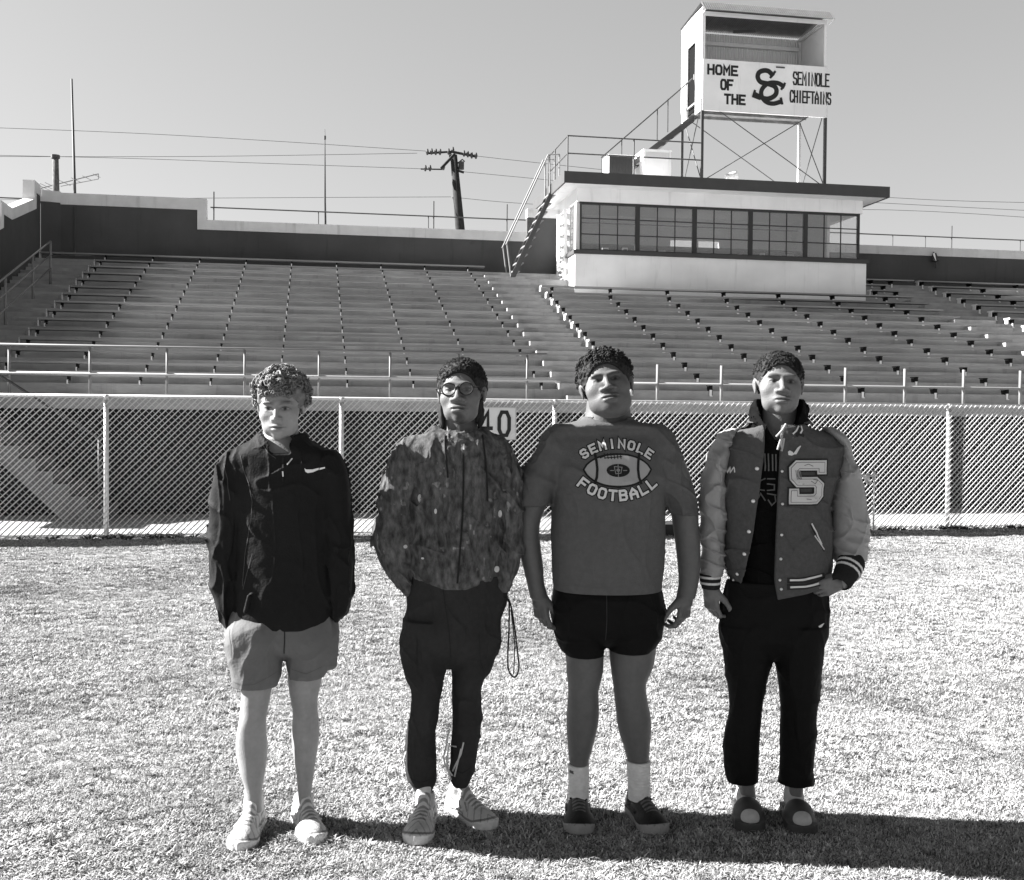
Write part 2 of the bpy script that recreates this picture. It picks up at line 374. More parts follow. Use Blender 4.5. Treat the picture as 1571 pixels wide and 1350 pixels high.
# benches: plank on short brackets
m_plank = mat('weathered_plank', .29, .8, .25, var=.2, vscale=3, stretch=(.3, 6, 6), bump=.2, bscale=30, orand=.22)
m_brkt = mat('bench_bracket', .012, .8, .1)  # near-black: shadow beneath the planks is put into the bracket colour
m_endcap = mat('bench_end_metal', .62, .5, .4)
ORD = 'first second third fourth fifth sixth seventh eighth ninth tenth eleventh twelfth thirteenth fourteenth fifteenth'.split()
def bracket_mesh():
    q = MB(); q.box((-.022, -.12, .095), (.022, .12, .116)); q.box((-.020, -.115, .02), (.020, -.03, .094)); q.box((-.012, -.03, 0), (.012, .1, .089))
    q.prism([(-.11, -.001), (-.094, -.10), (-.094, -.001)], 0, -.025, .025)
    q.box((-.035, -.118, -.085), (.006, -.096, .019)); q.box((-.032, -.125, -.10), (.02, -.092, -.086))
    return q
bmesh_me = None
def bench(k, s0, s1, first, sp, block, rng):
    global bmesh_me
    tk = T0 + k * RUN + .09; z = Z0 + k * RISE; base = (s0, tk, z)
    o = thing('bleacher_bench', base, '%s bench row up, %s' % (ORD[k], block), 'bench', 'plank benches bolted to the stand')
    q = MB(); n = 2
    dz = rng.uniform(-.004, .004); tilt = rng.uniform(-.006, .006)
    L_ = s1 - s0; sag = [rng.uniform(-.003, .003) for _ in range(8)]
    for j, (ta, tb) in enumerate(((-.125, -.006), (.006, .125))):
        e = rng.uniform(-.02, .02)
        q.box((0, ta, .117 + dz), (L_ + e, tb, .155 + dz + rng.uniform(-.003, .003)))
    for v in range(len(q.v)):
        x, y, zz = q.v[v]; q.v[v] = (x, y, zz + tilt * (x / max(L_, .1)))
    q.build('plank', m_plank, o)
    if bmesh_me is None:
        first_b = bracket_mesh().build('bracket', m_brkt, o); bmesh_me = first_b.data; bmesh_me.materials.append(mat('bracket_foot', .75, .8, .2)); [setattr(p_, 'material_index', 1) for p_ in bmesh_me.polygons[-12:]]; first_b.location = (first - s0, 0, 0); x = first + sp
    else: x = first
    while x < s1 - .05:
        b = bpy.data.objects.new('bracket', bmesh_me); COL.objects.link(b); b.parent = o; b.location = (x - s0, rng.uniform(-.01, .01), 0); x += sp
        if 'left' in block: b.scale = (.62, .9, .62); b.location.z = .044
    q = MB(); q.box((-.012, -.125, .118 + dz), (-.001, .125, .156 + dz)); q.box((-.03, -.07, -.02), (-.002, .05, .1165 + dz)); q.build('end_cap', m_endcap, o)
rb = random.Random(3)
for k in range(NROW):
    if k < 14: bench(k, -5.32, 4.36, -5.2, 1.155, 'left seating block', rb)
    else: bench(k, -6.75, 4.5, -5.2, 1.155, 'left seating block, against the back wall', rb)
    if k <= 11: bench(k, 5.62, 15.82, 5.72 if k < 11 else 5.9, 1.52, 'middle seating block below the press box', rb)
    else: bench(k, 14.95, 15.8 if k < 14 else 17.0, 15.1, .62, 'middle block, short piece right of the press box', rb)
    bench(k, 17.2, 26.5, 17.3, 1.52, 'right seating block', rb)

# back wall with pale coping
m_dark = mat('dark_painted_wall', .075, .85, .2, var=.14, vscale=.8, bump=.15, bscale=12, blotch=.14, bl_scale=.5, streak=.3)
m_cope = mat('white_coping', .62, .9, .15, var=.1, vscale=2, bump=.2, bscale=10, streak=.35)
zt = Z0 + 14 * RISE
wl = thing('back_wall', (0, BACK, zt), 'dark parapet wall with stepped white coping along the top of the stand', 'wall'); bw_ = (0, BACK, zt)
sA = -6.42; sB = s_at(302, BACK); sC = s_at(806, BACK)
q = MB()
q.box((sA, BACK, 0), (sB, BACK + .22, 6.96)); q.box((sB, BACK + .001, 0), (sC, BACK + .221, 6.45)); q.box((sC, BACK, 0), (7.2, BACK + .22, 7.12)); q.box((7.2, BACK + .001, 0), (SR, BACK + .221, 6.47))
q.prism([(sA + .001, BACK), (sA + .001, BACK + .22), (-7.1, BACK + .02), (-6.87, BACK - .14)], 2, 0, 7.0)
q.build('wall_panel', m_dark, wl, bw_)
q = MB(); e = -.03
q.box((sA, BACK + e, 6.962), (sB + .0, BACK + .26, 7.26)); q.box((sB + .001, BACK + e, 6.452), (sB + .24, BACK + .26, 7.26)); q.box((sB + .241, BACK + e, 6.452), (sC, BACK + .26, 6.71))
q.box((sC + .001, BACK + e, 7.122), (7.2, BACK + .26, 7.36)); q.box((14.0, BACK + e, 6.472), (SR, BACK + .26, 6.72))
q.prism([(sA - .001, BACK + e), (sA - .001, BACK + .26), (-7.14, BACK + .05), (-6.89, BACK - .17)], 2, 7.002, 7.29)
q.build('coping', m_cope, wl, bw_)
q = MB(); q.tube([(sA + .35, BACK - .02, zt), (sA + .35, BACK - .02, 6.95)], .02, 6); q.tube([(4.2, BACK - .02, 6.35), (4.3, BACK - .02, 6.35)], .025, 6); q.build('conduit', m_dark, wl, bw_)
# left side wall with stepped top
sw = thing('side_wall', (-6.95, 26, 4), 'dark side wall with a white coping stepping down beside the left aisle', 'wall'); bq = (-6.95, 26, 4)
top = [(BACK - .18, 7.12), (BACK - .62, 7.12), (BACK - .62, 6.72), (27.0, 6.05), (26.3, 6.05), (26.3, 5.75), (24.0, 5.0), (20.0, 3.6), (FRONT, 2.9)]
q = MB(); q.prism([(BACK - .18, 0)] + top + [(FRONT, 0)], 0, -7.09, -6.872); q.build('wall_panel', m_dark, sw, bq)
q = MB(); h = .27
for (a, za), (b, zb) in zip(top[:-1], top[1:]):
    if abs(a - b) < .01: q.box((-7.13, a - .02 - .2, min(za, zb) + .001), (-6.85, a - .021, za + h)); continue
    q.prism([(a - .001, za + .002), (b + .001, zb + .002), (b + .001, zb + h), (a - .001, za + h)], 0, -7.12, -6.855)
q.build('coping', m_cope, sw, bq)
# pipe rail behind the wall
m_rail = mat('dark_pipe', .05, .6, .4)
wr = thing('pipe_railing', (0, BACK + .5, 6), 'thin dark pipe railing along the walkway behind the back wall', 'railing'); bb = (0, BACK + .5, 6)
TR = BACK + .6
def zof(px, py, t):
    s = s_at(px, t); P_ = S(s, t); return s, W(px, py, P_.y).z
sx0, zr = zof(322, 318, TR)
q = MB(); q.tube([(sx0, TR, zr), (26, TR, zr)], .018, 6); q.tube([(-9, TR, zr + .03), (-7.2, TR, zr + .03)], .018, 6); q.build('rail', m_rail, wr, bb)
for px, up in ((327, .42), (487, 0), (655, 0), (663, .42), (775, .42), (1365, 0), (1415, 0), (1455, .35), (1560, 0)):
    s = s_at(px, TR); q = MB(); q.tube([(s, TR, 6.5), (s, TR, zr + up)], .02 if up else .014, 6); q.build('post', m_rail, wr, bb)
# floodlight clamp hanging on the right wall
s, z = zof(1430, 397, BACK - .1); lamp = thing('wall_lamp', (s, BACK - .1, z), 'small dark lamp hanging on the back wall right of the press box', 'lamp'); bb = (s, BACK - .1, z)
q = MB(); q.tube([(s - .03, BACK - .12, z + .16), (s, BACK - .14, z - .08)], [.05, .11], 8); q.build('lamp_hood', m_rail, lamp, bb)
q = MB(); q.tube([(s, BACK - .02, z + .2), (s - .03, BACK - .12, z + .16)], .02, 5); q.tube([(s + .02, BACK - .13, z - .1), (s + .02, BACK - .13, z - .28)], .03, 6); q.build('bracket_arm', m_rail, lamp, bb)

# front railing on the walkway edge
m_rl = mat('railing_pipe', .19, .6, .3)
FR = FRONT + .08
zl = WALK
fr = thing('walkway_railing', (-1, FR, WALK), 'pipe railing with top rail along the front of the left half of the stand', 'railing'); bb = (-1, FR, WALK)
se = s_at(838, FR); se2 = s_at(850, FR)
q = MB(); q.tube([(-6.8, FR, WALK + .80), (se, FR, WALK + .80)], .024, 8); q.build('top_rail', m_rl, fr, bb, smooth=True)
q = MB(); q.tube([(-6.8, FR, WALK + .36), (se2, FR, WALK + .36), (se2 + .06, FR + .05, WALK + .33)], .028, 8); q.build('middle_rail', mat('white_rail', .42, .6, .3), fr, bb, smooth=True)
for px in (14, 138, 256, 375, 489, 598, 703, 808):
    s = s_at(px, FR); q = MB(); q.tube([(s, FR, WALK - .1), (s, FR, WALK + .79)], .02, 8); q.build('post', m_rl, fr, bb, smooth=True)
f2 = thing('walkway_railing', (12, FR, WALK), 'bare railing posts with one rail along the front of the right stand half', 'railing'); bb = (12, FR, WALK)
q = MB(); q.tube([(se2 + .45, FR, WALK + .33), (26, FR, WALK + .33)], .022, 8); q.build('rail', m_rl, f2, bb, smooth=True)
for px in (910, 1008, 1106, 1202, 1296, 1387, 1477, 1564):
    s = s_at(px, FR); q = MB(); q.tube([(s, FR, WALK - .1), (s, FR, WALK + .66)], .028, 8); q.build('post', mat('pale_post', .2, .6, .3), f2, bb, smooth=True)
# aisle handrail on the left
ah = thing('aisle_handrail', (-5.96, 24, 4), 'pale three-rail handrail climbing the left aisle beside the dark side wall', 'handrail'); bb = (-5.96, 24, 4)
def tz(t): return Z0 + (t - T0) / RUN * RISE
PT = [26.7, 25.1, 22.95, 20.8]
for t in PT:
    q = MB(); q.tube([(-5.96, t, tz(t) - .25), (-5.96, t, tz(t) + .9)], .026, 8); q.build('post', m_rl, ah, bb, smooth=True)
for j, hgt in enumerate((.92, .6, .3)):
    q = MB(); q.tube([(-5.96 , PT[0] , tz(PT[0]) + hgt - .02), (-5.96, PT[-1], tz(PT[-1]) + hgt)], .022, 8); q.build('rail', m_rl, ah, bb, smooth=True)
# outer stair in front of the stand at the left
os_ = thing('stair', (-3.8, 17.5, 0), 'pale concrete stair dropping from the left walkway behind the fence', 'stair'); bb = (-3.8, 17.5, 0)
q = MB(); poly = [(-3.05, 0)]; ns = 10; rr = 1.87 / ns; tr = .235
for i in range(ns): poly += [(-3.05 - i * tr, (i + 1) * rr), (-3.05 - (i + 1) * tr, (i + 1) * rr)]
xe = -3.05 - ns * tr
poly += [(xe - .6, 1.87), (xe - .6, 1.46), (xe + .35, 1.46), (-3.6, 0)]
q.prism(poly, 1, 16.95, FRONT - .02); q.build('flight', mat('stair_concrete', .12, .9, .15, var=.2, vscale=5), os_, bb)
q = MB(); q.tube([(-3.1, 17, 1.22), (xe, 17, 2.75)], .02, 7); q.tube([(-3.12, 17, .3), (-3.12, 17, 1.22)], .02, 7); q.tube([(xe, 17, 1.8), (xe, 17, 2.75)], .022, 7); q.build('handrail', m_rail, os_, bb, smooth=True)

# ------------------------------------------------------------------ press box
m_white = mat('white_paint', .87, .75, .3, var=.05, vscale=1.2, blotch=.08, bl_scale=.8, streak=.22)
m_fascia = mat('dark_fascia', .06, .7, .3, var=.1, vscale=3)
m_frame = mat('dark_window_frame', .03, .6, .4)
m_int = mat('room_interior', .8, .9, .2, var=.06, vscale=2)
PB0, PB1, PF, PZ = 6.63, 14.76, 27.7, 4.93
WZ0, WZ1 = 5.93, 7.20
pb = thing('press_box', (10.7, PF, PZ), 'white press box with a long window band at the top of the stand', 'press box'); bb = (10.7, PF, PZ)
q = MB(); q.box((PB0, PF, PZ - .25), (PB1, PF + .15, 5.84)); q.box((PB0, PF + .1501, PZ - .25), (PB0 + .12, BACK + 1.2, 5.84)); q.box((PB1 - .12, PF + .1501, PZ - .25), (PB1, BACK + 1.2, 5.84)); q.build('lower_wall', m_white, pb, bb)
q = MB(); q.box((PB0 - .05, PF - .07, 5.842), (PB1 + .04, PF + .2, 5.94)); q.box((PB0 - .05, PF + .2001, 5.842), (PB0 + .1, PF + 1.2, 5.94)); q.build('sill', m_fascia, pb, bb)
q = MB(); q.box((PB0 + .06, PF + .05, WZ1), (PB1 - .1, PF + .2, 7.56)); q.box((PB0 + .06, PF + .2001, WZ1), (PB0 + .2, BACK + 1.2, 7.56)); q.box((PB1 - .24, PF + .2001, WZ1), (PB1 - .1, BACK + 1.2, 7.56)); q.build('frieze', m_white, pb, bb)
# roof: sloping soffit and dark fascia
RF, RL, RRt = PF - .55, 6.2, 15.12
q = MB(); q.prism([(RF + .05, 7.55), (BACK + 1.3, 7.55), (BACK + 1.3, 7.8), (RF + .05, 7.8)], 0, RL + .05, RRt - .05); q.build('roof_slab', m_white, pb, bb)
q = MB(); q.box((RL, RF, 7.54), (RRt, RF + .048, 7.83)); q.box((RL, RF + .0481, 7.54), (RL + .048, BACK + 1.3, 7.83)); q.box((RRt - .048, RF + .0481, 7.54), (RRt, BACK + 1.3, 7.83)); q.build('fascia', m_fascia, pb, bb)
# windows: five units of three by three panes
def glass(diffuse_mix, name):
    m = bpy.data.materials.new(name); m.use_nodes = True; t = m.node_tree; t.nodes.clear()
    o = t.nodes.new('ShaderNodeOutputMaterial'); tr_ = t.nodes.new('ShaderNodeBsdfTransparent'); gl = t.nodes.new('ShaderNodeBsdfGlossy'); mx = t.nodes.new('ShaderNodeMixShader'); fr_ = t.nodes.new('ShaderNodeFresnel')
    tr_.inputs[0].default_value = (.93, .93, .93, 1); gl.inputs['Roughness'].default_value = .03; fr_.inputs[0].default_value = 1.6
    df = t.nodes.new('ShaderNodeBsdfDiffuse'); df.inputs[0].default_value = (.7, .7, .7, 1); m2 = t.nodes.new('ShaderNodeMixShader'); m2.inputs[0].default_value = diffuse_mix; t.links.new(tr_.outputs[0], m2.inputs[1]); t.links.new(df.outputs[0], m2.inputs[2])
    t.links.new(fr_.outputs[0], mx.inputs[0]); t.links.new(m2.outputs[0], mx.inputs[1]); t.links.new(gl.outputs[0], mx.inputs[2]); t.links.new(mx.outputs[0], o.inputs[0]); return m
m_glass = glass(.13, 'brightened_window_glass'); m_lens = glass(.02, 'spectacle_lens')  # pale diffuse mixed into the window panes to brighten the dark band
w0, w1 = PB0 + .13, PB1 - .17; uw = (w1 - w0) / 5
for i in range(5):
    a = w0 + i * uw; b = a + uw; q = MB(); t0_, t1_ = PF + .06, PF + .16
    fw = .055
    q.box((a, t0_, WZ0 + .01), (a + fw, t1_, WZ1 - .001)); q.box((b - fw + .001, t0_, WZ0 + .01), (b - .001, t1_, WZ1 - .001)); q.box((a + fw + .001, t0_ + .003, WZ1 - .06), (b - fw, t1_, WZ1 - .002)); q.box((a + fw + .001, t0_ + .003, WZ0 + .011), (b - fw, t1_, WZ0 + .05))
    fr_o = q.build('window', m_frame, pb, bb)
    q = MB()
    for j in (1, 2): x = a + fw + (uw - 2 * fw) * j / 3; q.box((x - .011, t0_ + .02, WZ0 + .051), (x + .011, t0_ + .05, WZ1 - .061))
    for zz in (WZ0 + .44, WZ0 + .85): q.box((a + fw + .001, t0_ + .022, zz - .012), (b - fw - .001, t0_ + .048, zz + .012))
    o = q.build('glazing_bar', m_frame, fr_o); o.data.transform(Matrix.Translation((-bb[0], -bb[1], -bb[2])))
    q = MB(); q.box((a + fw, t0_ + .035, WZ0 + .05), (b - fw, t0_ + .038, WZ1 - .06)); o = q.build('pane', m_glass, fr_o); o.data.transform(Matrix.Translation((-bb[0], -bb[1], -bb[2])))
# left side of the box: louvred shutters and side window
q = MB(); q.box((PB0 + .061, PF + .2, 5.94), (PB0 + .16, PF + .36, WZ1 - .001)); q.box((PB0 + .061, PF + .9, 5.94), (PB0 + .16, BACK + 1, WZ1 - .001)); q.build('side_wall', m_white, pb, bb)
q = MB()
for i in range(15):
    zz = 5.0 + i * .145; q.prism([(PF + .95, zz), (PF + 1.75, zz + .01), (PF + 1.75, zz + .05), (PF + .95, zz + .04)], 0, PB0 - .09, PB0 + .058)
q.box((PB0 - .095, PF + .90, 4.95), (PB0 - .005, PF + .945, 7.15)); q.box((PB0 - .095, PF + 1.76, 4.95), (PB0 - .005, PF + 1.8, 7.15)); q.build('shutter', m_white, pb, bb)
q = MB(); q.box((PB0 + .075, PF + .37, 5.95), (PB0 + .085, PF + .89, WZ1 - .01)); q.build('side_pane', m_glass, pb, bb)
# interior seen through the glass
BK = BACK + 1.0
q = MB(); q.box((PB0 + .2, PF + .25, 5.16), (PB1 - .25, BK, 5.2)); q.box((PB0 + .2, PF + .25, 7.45), (PB1 - .25, BK, 7.49)); q.build('floor_and_ceiling', m_int, pb, bb)
wa, wb, wc, wd = s_at(1025, BK), s_at(1062, BK), s_at(1068, BK), s_at(1100, BK)
zlo, zhi = 6.25, 6.82
q = MB(); q.box((PB0 + .2, BK, 5.2), (wa, BK + .1, 7.45)); q.box((wd, BK, 5.2), (PB1 - .25, BK + .1, 7.45)); q.box((wa, BK + .001, 5.2), (wd, BK + .099, zlo)); q.box((wa, BK + .001, zhi), (wd, BK + .099, 7.45)); q.box((wb, BK + .002, zlo), (wc, BK + .098, zhi)); q.build('rear_wall', m_int, pb, bb)
q = MB(); q.box((PB0 + .25, PF + .3, 5.88), (PB1 - .3, PF + .8, 5.92)); q.build('counter', m_int, pb, bb)
q = MB(); q.box((s_at(1262, PF + 1), PF + .9, 5.2), (s_at(1266, PF + 1), BK, 7.45)); q.build('partition', m_int, pb, bb)
m_item = mat('pale_item', .7, .7, .3)
for px, w, hgt in ((925, .16, .16), (955, .14, .18), (1012, .18, .14), (1050, .14, .1), (1078, .26, .12), (1130, .1, .12), (1165, .12, .16), (1207, .22, .16)):
    s = s_at(px, PF + .5); o = thing('paper_tray' if hgt < .15 else 'monitor', (s, PF + .5, 5.922), 'pale item on press box counter, %s' % {925: 'left window unit, left of its middle', 955: 'left window unit, near the first mullion', 1012: 'second window unit', 1050: 'second window unit, below the bright opening', 1078: 'third window unit, below the bright opening', 1130: 'third window unit, near its right mullion', 1165: 'fourth window unit, left side', 1207: 'fourth window unit, right side'}[px], 'office item', 'things on the press box counter')
    b3 = (s, PF + .5, 5.922); q = MB(); q.box((s - w / 2, PF + .42, 5.925), (s + w / 2, PF + .5, 5.925 + hgt)); q.box((s - w / 2 - .02, PF + .501, 5.925), (s + w / 2 + .02, PF + .6, 5.925 + hgt * .6)); q.build('casing', m_item, o, b3)
    q = MB(); q.box((s - w / 2 + .02, PF + .415, 5.945), (s + w / 2 - .02, PF + .419, 5.925 + hgt * .8)); q.build('face', m_dark, o, b3)
for i, px in enumerate((1140, 1185)):
    s = s_at(px, PF + 1.4); b3 = (s, PF + 1.4, 5.2); o = thing('office_chair', b3, 'rounded dark chair back inside the press box, %s one' % ('left' if i == 0 else 'right'), 'chair', 'chairs inside the press box')
    q = MB(); q.prism([(s - .24, 5.75), (s - .25, 6.15), (s - .17, 6.29), (s + .17, 6.29), (s + .25, 6.15), (s + .24, 5.75)], 1, PF + 1.4, PF + 1.46); q.build('backrest', m_dark, o, b3)
    q = MB(); q.box((s - .24, PF + 1.0, 5.62), (s + .24, PF + 1.45, 5.7)); q.build('seat', m_dark, o, b3)
    q = MB(); q.tube([(s, PF + 1.22, 5.2), (s, PF + 1.22, 5.62)], .03, 8); q.tube([(s - .25, PF + 1.22, 5.23), (s + .25, PF + 1.22, 5.23)], .02, 6); q.tube([(s, PF + 1.0, 5.23), (s, PF + 1.47, 5.23)], .02, 6); q.tube([(s, PF + 1.43, 5.65), (s, PF + 1.43, 5.9)], .02, 6); q.build('stand', m_dark, o, b3)

# rooftop: railing, units, tower
ZR = 7.83
def pts2(px, py, t): s, z = zof(px, py, t); return (s, t, z)
rr_ = thing('roof_railing', (6.4, PF, ZR), 'thin dark two-rail guard around the left end of the press box roof', 'railing'); bb = (6.4, PF, ZR)
TT = PF - .35
a = pts2(867, 208, TT); b = pts2(1070, 220, TT); zt1 = a[2]; zm = pts2(867, 235, TT)[2]; e1 = s_at(1070, TT)
for nme, zz in (('top_rail', zt1), ('middle_rail', zm)):
    q = MB(); q.tube([(a[0], TT, zz), (e1, TT, zz)], .018, 6); q.tube([(a[0], TT, zz), (a[0], BACK - .2, zz)], .018, 6); q.build(nme, m_rail, rr_, bb)
for s, t in ((a[0], TT), (s_at(968, TT), TT), (a[0], TT + 1.5), (a[0], BACK - .2)):
    q = MB(); q.tube([(s, t, ZR), (s, t, zt1)], .02, 6); q.build('post', m_rail, rr_, bb)
# ladder stair up to the roof
ld = thing('ladder_stair', (5.2, 29.2, 5.3), 'steep ladder stair from the top aisle to the press box roof', 'stair'); bb = (5.2, 29.2, 5.3)
B0, B1 = (5.12, 5.32), (6.28, ZR + .02)
for t in (28.75, 29.35):
    q = MB(); q.prism([(B0[0], B0[1]), (B0[0] + .14, B0[1]), (B1[0] + .12, B1[1]), (B1[0], B1[1])], 1, t - .02, t + .02); q.build('stringer', m_rail, ld, bb)
    q = MB(); q.tube([(B0[0] - .12, t, B0[1] + .85), (B1[0] - .16, t, B1[1] + .75), (B1[0] + .15, t, B1[1] + .78)], .02, 6); q.tube([(B0[0] + .02, t, B0[1]), (B0[0] - .1, t, B0[1] + .9)], .02, 6); q.tube([(B1[0] - .1, t, B1[1] - .3), (B1[0] - .12, t, B1[1] + .78)], .02, 6); q.tube([(B1[0] + .15, t, B1[1]), (B1[0] + .15, t, B1[1] + .78)], .02, 6); q.build('handrail', m_rl, ld, bb)
for i in range(11):
    f = (i + .6) / 11; s = B0[0] + (B1[0] - B0[0]) * f; z = B0[1] + (B1[1] - B0[1]) * f
    q = MB(); q.box((s, 28.771, z), (s + .2, 29.329, z + .035)); q.build('tread', m_rl, ld, bb)
# air conditioners and vent
def unit(px0, py0, px1, py1, t, dp, label, louvre):
    s0, s1 = s_at(px0, t), s_at(px1, t); z1 = zof(px0, py0, t)[1]
    o = thing('air_conditioner', ((s0 + s1) / 2, t, ZR), label, 'air conditioner'); b3 = ((s0 + s1) / 2, t, ZR)
    q = MB(); q.box((s0, t, ZR + .04), (s1, t + dp, z1)); q.box((s0 - .01, t - .01, z1 + .0005), (s1 + .01, t + dp + .01, z1 + .03)); q.build('casing', m_white, o, b3)
    q = MB()
    n = 16 if louvre else 5
    for i in range(n):
        x = s0 + .03 + (s1 - s0 - .06) * i / (n - 1)
        q.box((x - .01, t - .012, ZR + .1), (x + .01, t - .001, z1 - .03)) if louvre else q.box((s0 + .06, t - .006, z1 - .06 - i * .03), (s1 - .06, t - .001, z1 - .05 - i * .03))
    q.build('grille', m_rail if louvre else mat('grey_grille', .5), o, b3)
    if louvre:
        q = MB(); q.box((s0 + .01, t - .0009, ZR + .06), (s1 - .01, t - .0002, z1 - .01)); q.build('coil', m_rail, o, b3)
    q = MB(); q.box((s0 + .02, t + .02, ZR), (s0 + .1, t + dp - .02, ZR + .038)); q.box((s1 - .1, t + .02, ZR), (s1 - .02, t + dp - .02, ZR + .038)); q.build('skid', m_rail, o, b3)
unit(930, 238, 967, 262, PF + .35, .6, 'dark louvred air conditioner on the press box roof beside the stair', True)
unit(983, 230, 1025, 268, PF + .1, .8, 'white boxy air conditioner on the press box roof', False)
s, z = zof(1117, 262, PF + .1); b3 = (s, PF + .1, ZR); o = thing('roof_vent', b3, 'small pale hooded vent on the roof under the tower', 'vent')
q = MB(); q.tube([(s, PF + .1, ZR), (s, PF + .1, ZR + .1)], .1, 10); q.build('stack', m_rail, o, b3)
q = MB(); q.tube([(s - .16, PF + .1, ZR + .16), (s + .14, PF + .08, ZR + .22)], [.1, .15], 12); q.build('hood', m_white, o, b3)

# tower
TF, TB, TL, TRr = 27.6, 29.2, 10.0, 13.46
tw = thing('camera_tower', (11.7, 28.4, ZR), 'steel camera tower with corrugated cabin and painted sign on the press box roof', 'tower'); bb = (11.7, 28.4, ZR)
zc, zd, zsg, ztop = 9.70, 9.99, 11.02, 12.38
m_leg = mat('tower_leg', .05, .6, .4); m_legw = mat('tower_leg_pale', .5, .6, .3)
for s, t, m_ in ((TL, TF, m_leg), (TL, TB, m_leg), (TRr, TF, m_leg), (TRr, TB, m_legw)):
    q = MB(); q.box((s - .035, t - .035, ZR), (s + .035, t + .035, zd)); q.build('leg', m_, tw, bb)
def brace(a, b, r=.013): q = MB(); q.tube([a, b], r, 5); q.build('brace', m_leg, tw, bb)
for t in (TF, TB): brace((TL, t, ZR), (TRr, t, zd)); brace((TRr, t, ZR), (TL, t, zd))
for s in (TL, TRr): brace((s, TF, ZR), (s, TB, zd)); brace((s, TB, ZR), (s, TF, zd))
q = MB()
for t in (TF, TF + .5, TF + 1.1, TB): q.box((TL + .04, t - .02, zd - .08), (TRr - .04, t + .02, zd - .001))
q.box((TL - .04, TF + .001, zd), (TRr + .04, TB, zd + .05)); q.build('deck', mat('deck_timber', .2, .9, .1, var=.3, vscale=4), tw, bb)
m_corr = mat('corrugated_white', .78, .6, .35, var=.05, vscale=2)
def corr(name, a, b, z0, z1, axis, pos, m_, parent, ribs=.075, amp=.012):
    """corrugated sheet: axis 0 runs along s at t=pos, axis 1 along t at s=pos"""
    n = int(abs(b - a) / (ribs / 4)); q = MB(); vs = []
    for i in range(n + 1):
        u = a + (b - a) * i / n; w = pos + amp * math.sin(2 * math.pi * i / 4)
        for z in (z0, z1): vs.append((u, w, z) if axis == 0 else (w, u, z))
    q.add(vs, [(2 * i, 2 * i + 2, 2 * i + 3, 2 * i + 1) for i in range(n)])
    o = q.build(name, m_, parent, bb, recalc=False); md = o.modifiers.new('sheet', 'SOLIDIFY'); md.thickness = .004; return o
corr('rear_cladding', TL, TRr, zd + .05, ztop - .1, 0, TB, m_corr, tw)
corr('side_cladding', TF + .02, TB, zd + .05, ztop - .1, 1, TRr, m_corr, tw)
q = MB(); q.box((TL - .03, TF - .03, zc), (TL - .005, TF + .5, ztop)); q.box((TL - .03, TF + 1.13, zc + .02), (TL - .005, TB + .03, ztop)); q.box((TL - .03, TF + .5001, zc + 1.95), (TL - .005, TF + 1.1299, ztop)); q.build('side_cladding', m_corr, tw, bb)
q = MB(); q.box((TL + .02, TF + .49, zc + .15), (TL + .05, TF + 1.14, zc + 1.96)); dr = q.build('doorway', mat('doorway_dark', .008, .9, .05), tw, bb)  # near-black panel painted to stand for the shade inside the open doorway
q = MB(); q.tube([(TL - .035, TF + .58, zc + .95), (TL - .035, TF + .58, zc + 1.1)], .015, 5); o = q.build('door_handle', m_galv, dr); o.data.transform(Matrix.Translation((-bb[0], -bb[1], -bb[2])))
q = MB()
for s in (TL + .03, TRr - .03): q.box((s - .03, TF, zsg), (s + .03, TF + .06, ztop - .1))
q.box((TL, TF + .001, ztop - .2), (TRr, TF + .059, ztop - .101)); q.box((TL + .05, TB - .12, ztop - .45), (TRr - .05, TB - .05, ztop - .35)); q.box((TRr - .1, TB - .12, zsg - .6), (TRr - .03, TB - .05, ztop - .1)); q.box((TRr - .1, TF + .06, ztop - .2), (TRr - .04, TB - .13, ztop - .12)); q.build('stud_frame', m_white, tw, bb)
# roof sheet with front flap
q = MB(); n = 60; vs = []
for i in range(n * 2 + 1):
    s = TL - .08 + (TRr + .16 - TL) * i / (2 * n); w = .012 * (1 if i % 2 else -1)
    vs += [(s, TB + .1, ztop - .02 + w), (s, TF - .02, ztop + .12 + w), (s, TF - .32, ztop - .18 + w)]
q.add(vs, [f for i in range(2 * n) for f in ((3 * i, 3 * i + 3, 3 * i + 4, 3 * i + 1), (3 * i + 1, 3 * i + 4, 3 * i + 5, 3 * i + 2))])
o = q.build('roof', mat('corrugated_roof', .14, .6, .3, var=.2, vscale=6), tw, bb, recalc=False); md = o.modifiers.new('sheet', 'SOLIDIFY'); md.thickness = .006
q = MB(); q.tube([(TL - .05, TF - .02, ztop + .1), (TL - .05, TF - .3, ztop - .17), (TL - .05, TF - .02, ztop - .2)], .02, 5); q.tube([(TRr + .05, TF - .02, ztop + .1), (TRr + .05, TF - .3, ztop - .17), (TRr + .05, TF - .02, ztop - .2)], .02, 5); q.build('flap_bracket', m_white, tw, bb)
q = MB(); q.tube([(TL + 1.1, TF + .7, ztop - .33), (TL + 1.7, TF + .6, ztop - .3)], .04, 6); q.build('ceiling_lamp', m_rail, tw, bb)
